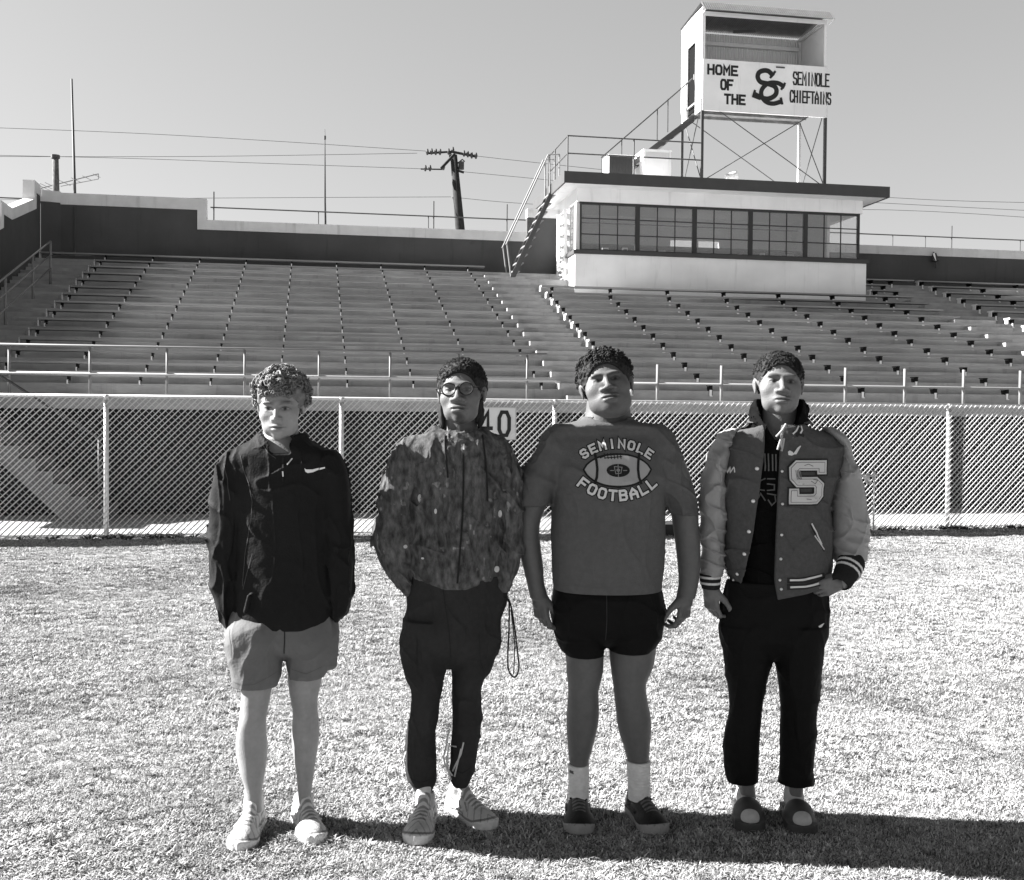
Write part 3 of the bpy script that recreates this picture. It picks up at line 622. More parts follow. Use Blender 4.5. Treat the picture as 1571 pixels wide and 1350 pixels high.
# the sign
q = MB(); q.box((TL - .02, TF - .06, zc - .02), (TRr + .02, TF - .002, zsg)); sgn = q.build('sign_board', m_white, tw, bb)
def place(word, s0, s1, z0, z1, gap=.28):
    n = len(word); cw = (s1 - s0) / (n + (n - 1) * gap); out = []
    for i, c in enumerate(word): out += letter(c, s0 + i * cw * (1 + gap), z0, cw, z1 - z0)
    return out
tfz = TF - .0605
def sgx(px): return s_at(px, TF - .06)
def sgz(px, py): return zof(px, py, TF - .06)[1]
st_ = []
for word, xa, xb, ya, yb in (('HOME', 1080, 1124, 101, 114), ('OF', 1100, 1117, 123, 137), ('THE', 1106, 1136, 146, 159), ('SEMINOLE', 1210, 1264, 112.5, 131), ('CHIEFTAINS', 1205.5, 1267, 141, 158)):
    st_ += place(word, sgx(xa), sgx(xb), sgz((xa + xb) / 2, yb), sgz((xa + xb) / 2, ya), .5 if len(word) < 6 else .45)
q = MB(); nl = sum(len(G[c]) for c in 'HOMEOFTHE'); flat_text(q, st_[:nl], .058, tfz); flat_text(q, st_[nl:], .042, tfz); o = q.build('lettering', m_black, sgn); o.data.transform(Matrix.Translation((-bb[0], -bb[1], -bb[2])))
def curve_pts(ctrl, n=8):
    P = [Vector(c) for c in ctrl]; P = [P[0]] + P + [P[-1]]; out = []
    for i in range(1, len(P) - 2):
        for k in range(n):
            t = k / n; a, b, c, d = P[i - 1], P[i], P[i + 1], P[i + 2]
            out.append(tuple(.5 * ((2 * b) + (c - a) * t + (2 * a - 5 * b + 4 * c - d) * t * t + (3 * b - a - 3 * c + d) * t ** 3)))
    out.append(tuple(P[-2])); return out
def sg2(ps): return [(sgx(1020 + x / 5.61), sgz(1020 + x / 5.61, y / 5.61)) for x, y in ps]
q = MB()
Sc = sg2(curve_pts([(880, 640), (850, 612), (810, 607), (770, 625), (760, 665), (785, 705), (850, 722), (905, 745), (922, 785), (905, 825), (850, 850), (790, 838), (745, 815)]))
Cc = sg2(curve_pts([(975, 740), (930, 715), (860, 715), (810, 750), (790, 800), (810, 855), (850, 885), (900, 892), (945, 880)]))
flat_text(q, [Sc], .125, tfz); flat_text(q, [Cc], .115, tfz - .005)
flat_text(q, [sg2([(870, 665), (905, 620)]), sg2([(735, 785), (722, 830), (775, 850)]), sg2([(960, 850), (970, 890)]), sg2([(990, 722), (965, 765)])], .06, tfz - .009)
o = q.build('monogram', m_black, sgn); o.data.transform(Matrix.Translation((-bb[0], -bb[1], -bb[2])))
q = MB(); q.tube([(sgx(1183), TF - .08, sgz(1183, 103)), (sgx(1196), TF - .08, sgz(1196, 104))], .02, 5); q.build('clamp', m_rail, tw, bb)
# stair to the cabin
cs = thing('cabin_stair', (8.6, 28.6, ZR), 'diagonal stair with handrail climbing from the roof to the tower door', 'stair'); bb = (8.6, 28.6, ZR)
for t in (28.15, 28.7):
    A = (s_at(925, t), ZR); Bq = (TL - .03, zc + .03)
    q = MB(); q.prism([(A[0], A[1]), (A[0] + .2, A[1]), (Bq[0], Bq[1] - .2), (Bq[0], Bq[1])], 1, t - .018, t + .018); q.build('stringer', m_rail, cs, bb)
    if t > 28.5: continue
    q = MB(); q.tube([(A[0] - .12, t, A[1] + .62), (Bq[0] - .05, t, Bq[1] + .95)], .02, 6)
    for f in (0, .22, .62, .74, .95):
        s = A[0] - .1 + (Bq[0] - A[0]) * f; q.tube([(s, t, A[1] + (Bq[1] - A[1]) * f - .02), (s, t, A[1] + .62 + (Bq[1] + .33 - A[1]) * f)], .015, 5)
    q.build('handrail', m_rail, cs, bb)
for i in range(10):
    f = (i + .5) / 10; s = A[0] + (Bq[0] - A[0]) * f; z = A[1] + (Bq[1] - A[1]) * f
    q = MB(); q.box((s - .03, 28.169, z - .02), (s + .2, 28.681, z + .015)); q.build('tread', m_rail, cs, bb)

# ------------------------------------------------------------------ beyond the wall: masts, antenna, utility pole, wires
def mast(name, pts, rs, Y, label, cat, m_=None):
    P0 = W(pts[0][0], pts[0][1], Y); base = Vector((P0.x, Y, 0))
    o = thing(name, base, label, cat, world_frame=True)
    pp = [Vector((P0.x, Y, 0)) - base] + [W(x, y, Y) - base for x, y in pts]
    q = MB(); q.tube(pp, [rs[0]] + list(rs), 8); q.build('pole', m_ or m_rail, o, smooth=True); return o, base
YB = 36.0
o, base = mast('antenna_mast', [(115, 300), (110, 121)], (.045, .03), YB, 'tall thin mast with a television antenna beyond the left corner of the stand', 'mast')
q = MB(); 
A, B_ = W(62, 289, YB) - base, W(151, 269, YB) - base; mid = (A + B_) / 2
q.tube([A, B_ + Vector((0, 0, .05))], .018, 5); q.tube([A.lerp(B_, .35) + Vector((0, 0, -.08)), B_ + Vector((0, 0, -.12))], .012, 5); q.tube([B_ + Vector((0, 0, .05)), B_ + Vector((0, 0, -.12))], .012, 5)
for f in (0, .06, .12, .2, .42, .62, .8, .97):
    c = A.lerp(B_, f); L_ = .55 - .3 * f; q.tube([c + Vector((-.02, -L_, 0)), c + Vector((.02, L_, 0))], .01, 4)
q.build('antenna', mat('antenna_metal', .25, .5, .5), o)
o, base = mast('post', [(86, 300), (85, 243)], (.10, .09), 33.0, 'short thick weathered post behind the left corner of the wall', 'post', mat('weathered_post', .12, .9, .1, var=.4, vscale=9))
q = MB(); c = W(85, 243, 33) - base; q.tube([c, c + Vector((0, 0, .1))], .13, 8); q.build('post_cap', m_rail, o)
o, base = mast('radio_mast', [(499, 340), (498.5, 310), (498.5, 215), (498.3, 198)], (.04, .035, .015, .008), YB, 'slender radio mast behind the middle of the left wall', 'mast')
q = MB(); c = W(498.5, 214, YB) - base; q.tube([c, c + Vector((0, 0, .12))], .035, 6); q.build('collar', m_rail, o)
YU = 44.0
m_wood = mat('creosoted_wood', .035, .9, .1, var=.3, vscale=6)
P0 = W(706, 352, YU); base = Vector((P0.x + .25, YU, 0))
up = thing('utility_pole', base, 'leaning wooden utility pole with crossarms and insulators behind the back wall', 'utility pole', world_frame=True)
q = MB(); q.tube([Vector((0, 0, 0)), W(706, 352, YU) - base, W(696, 238, YU) - base], [.22, .19, .14], 9); q.build('pole', m_wood, up, smooth=True)
def U(x, y, dy=0): return W(630 + x / 8.438, 210 + y / 8.438, YU) - base + Vector((0, dy, 0))
q = MB(); q.tube([U(200, 205, .1), U(530, 190)], .045, 5); q.tube([U(530, 190), U(860, 255)], .055, 5); q.build('crossarm', m_wood, up)
q = MB(); q.tube([U(570, 250, -.3), U(425, 490, -1.2)], .06, 5); q.tube([U(130, 415), U(420, 405, .2)], .03, 5); q.tube([U(590, 430), U(690, 460)], .05, 5); q.tube([U(550, 780), U(605, 930)], .04, 5); q.build('crossarm', m_wood, up)
for x, y in ((215, 195), (270, 190), (325, 195), (380, 195), (490, 190), (545, 170), (690, 215), (740, 225), (790, 240), (845, 245), (190, 405), (250, 405), (425, 390), (515, 245)):
    q = MB(); c = U(x, y); q.tube([c - Vector((0, 0, .12)), c, c + Vector((0, 0, .12))], [.03, .07, .04], 7); q.build('insulator', m_rail, up)
q = MB(); c = U(655, 375); q.tube([c - Vector((.0, 0, .14)), c + Vector((0, 0, .16))], .12, 8); q.tube([U(610, 340), U(670, 290), U(700, 320)], .03, 5); q.build('transformer', m_rail, up)
m_w = mat('cable', .12, .6, .3)
wires = [([(-60, 194), (200, 204), (430, 217), (657, 232)], 'highest wire running left from the utility pole'), ([(-60, 240), (300, 240), (640, 235)], 'second wire running left from the top crossarm'),
         ([(-60, 237), (200, 243), (420, 251), (650, 259)], 'wire running left to the lower crossarm'), ([(-60, 307), (300, 304), (692, 302)], 'lowest wire running left, just above the wall'),
         ([(728, 239), (800, 247), (1000, 268), (1365, 303), (1640, 312)], 'highest wire running right behind the tower'), ([(706, 263), (800, 272), (1000, 290), (1365, 312), (1640, 326)], 'middle wire running right behind the tower'),
         ([(700, 303), (800, 312), (1000, 322), (1365, 322), (1640, 338)], 'lowest wire running right of the press box roof')]
for pts, lab in wires:
    q = MB(); pp = [W(x, y, YU) for x, y in curve_pts(pts, 5)]; b4 = pp[0].copy()
    q.tube([p - b4 for p in pp], .011, 4); o = q.build('power_line', m_w); o.location = b4; tag(o, lab, 'wire', 'overhead power lines')
# ------------------------------------------------------------------ figures: bodies and clothes as one continuous surface each,
# grown from distance fields on a grid (surface nets)
RN = np.random.RandomState(4).rand(64, 64, 64).astype(np.float32) * 2 - 1
def vnoise(x, y, z):
    x, y, z = np.broadcast_arrays(x, y, z)
    xi = np.floor(x).astype(np.int32); yi = np.floor(y).astype(np.int32); zi = np.floor(z).astype(np.int32)
    fx, fy, fz = x - xi, y - yi, z - zi
    fx = fx * fx * (3 - 2 * fx); fy = fy * fy * (3 - 2 * fy); fz = fz * fz * (3 - 2 * fz)
    xi &= 63; yi &= 63; zi &= 63; x1 = (xi + 1) & 63; y1 = (yi + 1) & 63; z1 = (zi + 1) & 63
    a = RN[xi, yi, zi] * (1 - fx) + RN[x1, yi, zi] * fx; b = RN[xi, y1, zi] * (1 - fx) + RN[x1, y1, zi] * fx
    c = RN[xi, yi, z1] * (1 - fx) + RN[x1, yi, z1] * fx; d = RN[xi, y1, z1] * (1 - fx) + RN[x1, y1, z1] * fx
    return (a * (1 - fy) + b * fy) * (1 - fz) + (c * (1 - fy) + d * fy) * fz
def ridge(x, y, z): return 1 - 2 * np.abs(vnoise(x, y, z))
def cres(zs, vals, n=160):
    zs = np.array(zs, float); vals = np.array(vals, float); z = np.linspace(zs[0], zs[-1], n); out = []
    m = np.gradient(vals, zs, axis=0)
    i = np.clip(np.searchsorted(zs, z) - 1, 0, len(zs) - 2); h = zs[i + 1] - zs[i]; t = (z - zs[i]) / h
    t = t[:, None]; h = h[:, None]
    v = (2 * t ** 3 - 3 * t ** 2 + 1) * vals[i] + (t ** 3 - 2 * t ** 2 + t) * h * m[i] + (-2 * t ** 3 + 3 * t ** 2) * vals[i + 1] + (t ** 3 - t ** 2) * h * m[i + 1]
    return z, v
class Field:
    def __init__(s, x, y, zseg, h=.004):
        s.X = np.arange(x[0], x[1], h); s.Y = np.arange(y[0], y[1], h)
        z = []
        for a, b, st in zseg: z.append(np.arange(a, b, st))
        s.Z = np.concatenate(z); s.D = np.full((len(s.X), len(s.Y), len(s.Z)), 1.0, np.float32)
    def sl(s, bb, m):
        r = []
        for ax, (a, b) in zip((s.X, s.Y, s.Z), bb): r.append((max(0, np.searchsorted(ax, a - m)), min(len(ax), np.searchsorted(ax, b + m))))
        return r
    def op(s, fn, bb, k=.01, mode='u', m=.02):
        (a, b), (c, d), (e, f) = s.sl(bb, m + k)
        if a >= b or c >= d or e >= f: return
        x = s.X[a:b, None, None]; y = s.Y[None, c:d, None]; z = s.Z[None, None, e:f]
        v = fn(x, y, z).astype(np.float32); D = s.D[a:b, c:d, e:f]
        if mode == 'u':
            h = np.clip(.5 + .5 * (v - D) / k, 0, 1); s.D[a:b, c:d, e:f] = v * (1 - h) + D * h - k * h * (1 - h)
        else:
            v = -v; h = np.clip(.5 - .5 * (v - D) / k, 0, 1); s.D[a:b, c:d, e:f] = v * (1 - h) + D * h + k * h * (1 - h)
    def tube(s, rows, k=.02, n=2.0, disp=None, mode='u'):
        """rows: (z, cx, cy, rx, ry) any order -> roughly vertical limb"""
        rows = sorted(rows); A = np.array(rows); zz, v = cres(A[:, 0], A[:, 1:])
        v[:, 2:] = np.maximum(v[:, 2:], .003)
        bb = ((np.min(v[:, 0] - v[:, 2]), np.max(v[:, 0] + v[:, 2])), (np.min(v[:, 1] - v[:, 3]), np.max(v[:, 1] + v[:, 3])), (zz[0], zz[-1]))
        def fn(x, y, z):
            cx, cy, rx, ry = [np.interp(z, zz, v[:, i]) for i in range(4)]
            q = (np.abs((x - cx) / rx) ** n + np.abs((y - cy) / ry) ** n) ** (1 / n)
            d = (q - 1) * np.minimum(rx, ry) * .9
            if disp is not None: d = d - disp(x, y, z)
            e = np.maximum(z - zz[-1], zz[0] - z)
            return np.maximum(d, e)
        s.op(fn, bb, k, mode)
    def cap(s, a, b, ra, rb, k=.01, sy=1.0, mode='u', disp=None):
        a = np.array(a, float); b = np.array(b, float); r = max(ra, rb)
        bb = [(min(a[i], b[i]) - r, max(a[i], b[i]) + r) for i in range(3)]
        def fn(x, y, z):
            ab = b - a; L2 = ab @ ab + 1e-12
            h = np.clip(((x - a[0]) * ab[0] + (y - a[1]) * ab[1] + (z - a[2]) * ab[2]) / L2, 0, 1)
            dx, dy, dz = x - a[0] - h * ab[0], (y - a[1] - h * ab[1]) / sy, z - a[2] - h * ab[2]
            d = np.sqrt(dx * dx + dy * dy + dz * dz) - (ra + (rb - ra) * h)
            return d if disp is None else d - disp(x, y, z)
        s.op(fn, bb, k, mode)
    def ell(s, c, r, k=.01, M=None, mode='u', fr=None, disp=None):
        c = np.array(c, float); r = np.array(r, float)
        if fr is not None:      # head-local ellipsoid
            cw = fr.w(c); rr = r.max() * fr.s; bb = [(cw[i] - rr, cw[i] + rr) for i in range(3)]
            def fn(x, y, z):
                l = fr.l(x, y, z); q = sum(((l[i] - c[i]) / r[i]) ** 2 for i in range(3)) ** .5
                d = (q - 1) * r.min() * fr.s
                return d if disp is None else d - disp(x, y, z)
        else:
            Mi = np.eye(3) if M is None else np.array(M).T; rr = r.max(); bb = [(c[i] - rr, c[i] + rr) for i in range(3)]
            def fn(x, y, z):
                p = (x - c[0], y - c[1], z - c[2]); q = 0
                for i in range(3): q = q + ((Mi[i, 0] * p[0] + Mi[i, 1] * p[1] + Mi[i, 2] * p[2]) / r[i]) ** 2
                d = (q ** .5 - 1) * r.min()
                return d if disp is None else d - disp(x, y, z)
        s.op(fn, bb, k, mode)
    def lcap(s, fr, a, b, ra, rb, k=.008, mode='u'): s.cap(fr.w(a), fr.w(b), ra * fr.s, rb * fr.s, k, 1, mode)
    def cut(s, fn, k=.008):
        """keep where fn<0 (hard-edged intersection)"""
        x = s.X[:, None, None]; y = s.Y[None, :, None]; z = s.Z[None, None, :]
        v = fn(x, y, z).astype(np.float32); h = np.clip(.5 - .5 * (v - s.D) / k, 0, 1); s.D = v * (1 - h) + s.D * h + k * h * (1 - h)
    def mesh(s, smooth=1):
        D = s.D; D[0] = D[-1] = 1; D[:, 0] = D[:, -1] = 1; D[:, :, 0] = D[:, :, -1] = 1
        I = D < 0; nx, ny, nz = D.shape
        c = np.zeros((nx - 1, ny - 1, nz - 1), np.uint8)
        for i in (0, 1):
            for j in (0, 1):
                for k in (0, 1): c += I[i:nx - 1 + i, j:ny - 1 + j, k:nz - 1 + k]
        act = np.argwhere((c > 0) & (c < 8)); idm = np.full(c.shape, -1, np.int32); idm[tuple(act.T)] = np.arange(len(act))
        offs = [(i, j, k) for i in (0, 1) for j in (0, 1) for k in (0, 1)]
        val = {o: D[act[:, 0] + o[0], act[:, 1] + o[1], act[:, 2] + o[2]] for o in offs}
        P = np.zeros((len(act), 3)); cnt = np.zeros(len(act)); ax = (s.X, s.Y, s.Z)
        pos = {o: np.stack([ax[q][act[:, q] + o[q]] for q in range(3)], 1) for o in offs}
        for o in offs:
            for q in range(3):
                if o[q] == 0:
                    p = list(o); p[q] = 1; p = tuple(p); va, vb = val[o], val[p]; m = (va < 0) != (vb < 0)
                    t = np.where(m, va / np.where(m, va - vb, 1), 0)[:, None]
                    P += np.where(m[:, None], pos[o] * (1 - t) + pos[p] * t, 0); cnt += m
        P /= cnt[:, None]
        Q = []
        for q in range(3):
            a = np.take(I, range(0, I.shape[q] - 1), q); b = np.take(I, range(1, I.shape[q]), q); e = np.argwhere(a != b); fl = a[tuple(e.T)]
            u, w = [(1, 2), (2, 0), (0, 1)][q]
            ok = (e[:, u] > 0) & (e[:, w] > 0) & (e[:, u] < I.shape[u] - 1) & (e[:, w] < I.shape[w] - 1); e = e[ok]; fl = fl[ok]
            def g(du, dw):
                f = e.copy(); f[:, u] -= du; f[:, w] -= dw; return idm[tuple(f.T)]
            quad = np.stack([g(1, 1), g(0, 1), g(0, 0), g(1, 0)], 1)
            quad[~fl] = quad[~fl][:, ::-1]; Q.append(quad)
        Q = np.concatenate(Q)
        for _ in range(smooth):
            S_ = np.zeros_like(P); n_ = np.zeros(len(P))
            for a in range(4):
                b = (a + 1) % 4
                for i, j in ((a, b), (b, a)):
                    for d in range(3): S_[:, d] += np.bincount(Q[:, i], P[Q[:, j], d], len(P))
                    n_ += np.bincount(Q[:, i], minlength=len(P))
            P = P * .5 + .5 * S_ / np.maximum(n_, 1)[:, None]
        return P, Q
def mk(name, PQ, m, parent, shade=None, base=None):
    P, Q = PQ; me = bpy.data.meshes.new(name); b = np.array(parent.location if base is None else base)
    me.vertices.add(len(P)); me.vertices.foreach_set('co', (P - b).astype(np.float32).ravel())
    me.loops.add(len(Q) * 4); me.loops.foreach_set('vertex_index', Q.astype(np.int32).ravel())
    me.polygons.add(len(Q)); me.polygons.foreach_set('loop_start', np.arange(0, len(Q) * 4, 4, dtype=np.int32))
    me.polygons.foreach_set('use_smooth', np.ones(len(Q), bool)); me.update(calc_edges=True)
    if shade is not None:
        at = me.attributes.new('shade', 'FLOAT', 'POINT'); at.data.foreach_set('value', np.asarray(shade, np.float32))
    me.materials.append(m); o = bpy.data.objects.new(name, me); COL.objects.link(o); o.parent = parent
    return o
class Frame:
    def __init__(s, c, yaw=0, pitch=0, roll=0, sc_=1.0):
        """yaw>0 turns to the viewer's right, pitch>0 chin up, roll>0 top of head to the viewer's right"""
        s.c = np.array(c, float); s.s = sc_
        M = Matrix.Rotation(R(roll), 3, 'Y') @ Matrix.Rotation(R(yaw), 3, 'Z') @ Matrix.Rotation(R(-pitch), 3, 'X')
        s.M = np.array(M); s.Mi = s.M.T
    def w(s, p): return s.c + s.M @ (np.array([p[0], -p[1], p[2]]) * s.s)
    def l(s, x, y, z):
        x, y, z = x - s.c[0], y - s.c[1], z - s.c[2]; q = [(s.Mi[i, 0] * x + s.Mi[i, 1] * y + s.Mi[i, 2] * z) / s.s for i in range(3)]
        return (q[0], -q[1], q[2])
def head(F, fr, p):
    E = lambda c, r, k=.012, mode='u': F.ell(c, r, k, mode=mode, fr=fr)
    w = p.get('w', 1); jaw = p.get('jaw', 1); ch = p.get('cheek', 1); nw = p.get('nose', 1); lp = p.get('lip', 1)
    E((0, -.02, .032), (.075 * w, .094, .084)); E((0, .028, -.02), (.062 * w, .062, .088), .02)
    E((0, .025, -.066), (.050 * jaw * w, .052, .046), .02); E((0, .066, -.098), (.021 * jaw, .018, .017), .02)
    for sx in (-1, 1):
        E((sx * .040 * w, .052, -.028), (.024 * ch, .022, .024 * ch), .018); E((sx * .036 * w * jaw, .03, -.072), (.022 * ch, .035, .026), .02)
        E((sx * .029, .079, .021), (.025, .011, .0075), .010)
        E((sx * .0315, .097, .002), (.0175, .0205, .0115), .007, 's')
        E((sx * .0315, .0665, 0), (.0135, .0145, .0125), .003)
        E((sx * .0315, .0695, .0065), (.0155, .0135, .0055), .003); E((sx * .0315, .070, -.0085), (.0145, .011, .004), .004)
        E((sx * .073 * w, -.010, -.006), (.006, .017, .028), .005); E((sx * .078 * w, -.014, .006), (.005, .017, .015), .006); E((sx * .0835 * w, -.002, -.004), (.005, .009, .014), .004, 's')
    F.lcap(fr, (0, .082, .010), (0, .104, -.030), .0075, .0095, .009); E((0, .105, -.035), (.0120 * nw, .011, .0095), .006)
    for sx in (-1, 1):
        E((sx * .0135 * nw, .092, -.037), (.0085 * nw, .011, .0085), .006); E((sx * .0078 * nw, .101, -.0455), (.0042 * nw, .006, .004), .003, 's')
    E((0, .080, -.066), (.028, .012, .020), .015)
    E((0, .0910, -.0630), (.0245 * lp, .0105, .0060 * lp), .004); E((0, .0905, -.0765), (.0205 * lp, .0115, .0078 * lp), .004)
    F.lcap(fr, (-.024 * lp, .092, -.0695), (0, .1005, -.0688), .0018, .0022, .002, 's'); F.lcap(fr, (.024 * lp, .092, -.0695), (0, .1005, -.0688), .0018, .0022, .002, 's')
def skin_shade(P, fr, skin, p):
    """face tones: brows, lips, eyes, stubble, scalp under the hair, painted eye-socket shade"""
    v = np.full(len(P), skin); v *= 1 + .07 * vnoise(P[:, 0] * 25, P[:, 1] * 25, P[:, 2] * 25) + .05 * vnoise(P[:, 0] * 90, P[:, 1] * 90, P[:, 2] * 90)
    x, f, z = fr.l(P[:, 0], P[:, 1], P[:, 2]); near = (f > .03) & (np.abs(z) < .14) & (np.abs(x) < .09)
    ax = np.abs(x) - .0315
    def put(m, g, a=1.0):
        mm = np.clip(m, 0, 1) * near * a; v[:] = v * (1 - mm) + g * mm
    bz = .0255 + .0 * ax - ((ax - .004) / .03) ** 2 * .007 + p.get('browz', 0)
    put(1.6 - np.maximum(np.abs(z - bz) / .0050, np.abs(ax) / .020) * 1.0, p.get('brow', .015), p.get('browa', .9))
    put(1.9 - np.sqrt(((ax) / .026) ** 2 + ((z - .001) / .016) ** 2) * 1.6, skin * .5, .6)  # brow shade in the eye sockets, painted into the skin
    lipz = (z + .0695)
    put(2.2 - 2 * np.sqrt((x / (.027 * p.get('lip', 1))) ** 2 + (lipz / (.0135 * p.get('lip', 1))) ** 2), skin * p.get('liptone', .7), .8)
    put(1.5 - np.maximum(np.abs(lipz - .001 + (x / .03) ** 2 * .001) / .0022, np.abs(x) / .026), skin * .18, .9)
    put(1.4 - np.sqrt((ax / .0135) ** 2 + ((z + .0005) / .0058) ** 2) * 1.0, p.get('white', .35), 1 * (f > .066))
    put(1.7 - np.sqrt((ax - p.get('gaze', 0)) ** 2 + (z + .0005) ** 2) / .0054, .008, 1.0)
    put(1.5 - np.maximum(np.abs(z - .0062 + (ax / .0145) ** 2 * .0045) / .0022, np.abs(ax) / .0155), .02, .9)
    put(1.5 - np.maximum(np.abs(z + .0068 - (ax / .0145) ** 2 * .004) / .0018, np.abs(ax) / .014), skin * .4, .6)
    for q in p.get('beard', []):
        (bx, bzz, rx, rz, am) = q; put(1.6 - 1.3 * np.sqrt((x / rx) ** 2 + ((z - bzz) / rz) ** 2), .015, am)
    hl = p.get('hairline', .07)
    scalp = ((z > hl - .04 * (x / .06) ** 2 + .0) | (f < .012 - .3 * np.maximum(z, -.03) * 0)) & (z > -.02 + .4 * np.maximum(f, 0)) & (np.abs(z) < .15) & (np.abs(x) < .1) & (f < .11) & ((f < .02) | (z > hl - .045 * (x / .06) ** 2)) & ~((np.abs(x) > .066 * p.get('w', 1)) & (np.abs(f + .005) < .028) & (z < .03))
    v[scalp] = p.get('hair', .02)
    return v
def hand(F, wrist, d, n, t, curl=(.5, .7, .5), sc_=1.0, spread=.06, thumb=(.6, .5), k=.006):
    """d: wrist->knuckles, n: palm normal, t: thumb side"""
    w = np.array(wrist, float); d = np.array(d, float); d /= np.linalg.norm(d); t = np.array(t, float); t -= d * (t @ d); t /= np.linalg.norm(t)
    n = np.array(n, float); n -= d * (n @ d) + t * (n @ t); n /= np.linalg.norm(n); s = sc_
    F.cap(w, w + d * .03 * s, .027 * s, .030 * s, .012)
    for i, o in enumerate((.029, .0098, -.0098, -.028)):
        b = w + d * .02 * s + t * o * .7 * s; kn = w + d * (.086 - .004 * abs(i - 1)) * s + t * o * s
        F.cap(b, kn, .0155 * s, .0115 * s, .010)
        dirv = d + t * o * spread * 30; dirv /= np.linalg.norm(dirv); ang = 0; p = kn; L = (.042, .046, .043, .034)[i] * s; r = (.0084, .0087, .0084, .0076)[i] * s
        for j, c in enumerate(curl):
            ang += c + .09 * (i - 1) * (j == 0); dv = dirv * math.cos(ang) + n * math.sin(ang); L2 = L * (1, .62, .5)[j]
            F.cap(p, p + dv * L2, r * (1 - .06 * j), r * (.94 - .08 * j), .003 if j else .005); p = p + dv * L2
    b = w + d * .022 * s + t * .024 * s + n * .008 * s
    m = w + d * .058 * s + t * (.024 + .03 * thumb[0]) * s + n * .026 * s; e = m + (d * .03 + t * (.0 + .012 * thumb[0]) * 1 + n * .014) * s; g_ = e + (d * .022 - t * .008 * thumb[1] + n * .012 * thumb[1]) * s
    F.cap(b, m, .016 * s, .0125 * s, .010); F.cap(m, e, .0115 * s, .010 * s, .004); F.cap(e, g_, .010 * s, .0085 * s, .003)
def rows(px, Y, ry, dy=0.0, infl=0.0):
    """silhouette rows (y, xl, xr[, ry, dy]) measured on the photograph -> tube stations in metres. dy>0: nearer the camera"""
    out = []
    for r in px:
        y, xl, xr = r[:3]; ryy = r[3] if len(r) > 3 and r[3] is not None else ry; d_ = r[4] if len(r) > 4 else dy
        Yc = Y - d_; c = W((xl + xr) / 2, y, Yc); out.append((c.z, c.x, Yc, max((xr - xl) / 2 * Yc / F_PX + infl, .004), max(ryy + infl, .004)))
    return out
def shoe(name, person, ax, ay, yaw, m, L=.30, wd=.052, hgt=.105, low=False, cols=(.6, .6, .6), label=None):
    """ax, ay: ankle on the ground; yaw 0 points at the camera, >0 towards the viewer's right"""
    F = Field((ax - .3, ax + .3), (ay - .36, ay + .3), [(-.02 + GZ, .19, .003)], .0035)
    c, s_ = math.cos(yaw), math.sin(yaw)
    fx, fy = s_, -c; lx, ly = c, s_
    def P(f, l, z): return (ax + fx * f + lx * l, ay + fy * f + ly * l, z + GZ)
    hb, tb = -.075, L - .075
    def outline(x, y):
        f = (x - ax) * fx + (y - ay) * fy; l = (x - ax) * lx + (y - ay) * ly; u = (f - hb) / (tb - hb)
        hw = np.interp(u, [0, .015, .04, .1, .3, .5, .72, .86, .93, .97, .99, 1], [.0, .35, .58, .78, .74, .78, 1.0, .90, .72, .5, .3, .0]) * wd
        return f, l, u, hw
    def sole(x, y, z):
        z = z - GZ; f, l, u, hw = outline(x, y); rise = np.maximum(0, u - .8) * .05 + np.maximum(0, .12 - u) * .06
        d = np.maximum(np.abs(l) - hw * 1.04, np.maximum(u - 1, -u) * (tb - hb)); return np.maximum(np.maximum(d, z - .030 - rise - .004 * (u < .3)), rise - .002 - z)
    F.op(sole, ((ax - .3, ax + .3), (ay - .35, ay + .3), (GZ, .05)), .004)
    M = np.array([[lx, fx, 0], [ly, fy, 0], [0, 0, 1]])
    F.ell(P(-.03, 0, .048), (.036 * wd / .05, .047, .06), .012, M); F.ell(P(.06, 0, .045), (.038 * wd / .05, .10, .05), .02, M); F.ell(P(tb - .088, 0, .034), (wd * .93, .082, .036), .02, M)
    if not low:
        F.cap(P(-.022, 0, .05), P(-.01, 0, hgt), .042, .040, .012); F.cap(P(.055, 0, .088), P(.02, 0, hgt + .012), .022, .024, .01)   # collar and tongue
        for i in range(5):
            f = .045 + i * .022; z = .094 - i * .010 
            F.cap(P(f, -.024, z - .002), P(f + .010, .024, z - .002), .0055, .0055, .001)
        F.cap(P(.045, -.012, .10), P(.06, -.034, .088), .004, .004, .002); F.cap(P(.045, .012, .10), P(.065, .034, .086), .004, .004, .002)
        F.ell(P(-.012, 0, hgt + .03), (.031, .031, .045), .006, M, 's')
        for sx in (-1, 1): F.cap(P(.0, sx * .047, .045), P(.09, sx * .050, .05), .006, .005, .004)
    PQ = F.mesh(1); Pp = PQ[0]; f, l, u, hw = outline(Pp[:, 0], Pp[:, 1]); z = Pp[:, 2] - GZ
    sh = np.full(len(Pp), cols[0]); sh[(z < .030 + np.maximum(0, u - .8) * .1)] = cols[1]
    tg = (z > .055) & (np.abs(l) < .026) & (f > .0) & (f < .155); sh[tg] = np.where(((f[tg] - .045 + l[tg] * .2) / .022 + .28) % 1 < .5, cols[2], cols[2] * (.42 if cols[0] > .1 else .22))
    band = (np.abs(((f * .8 + z * 1.2) * 28) % 1 - .5) < .13) & (z > .034) & (z < .08) & (f < .12) & (f > -.05); sh[band] *= .45
    sh[(np.abs(z - .034 - np.maximum(0, u - .8) * .1) < .004)] *= .4; sh[(np.abs(((f * 1.0 - np.abs(l) * 1.3) * 22) % 1 - .5) < .09) & (z > .04) & (f > .1)] *= .6
    o = mk(name, PQ, m, person, sh)
    if label: o['label'] = label
    return o
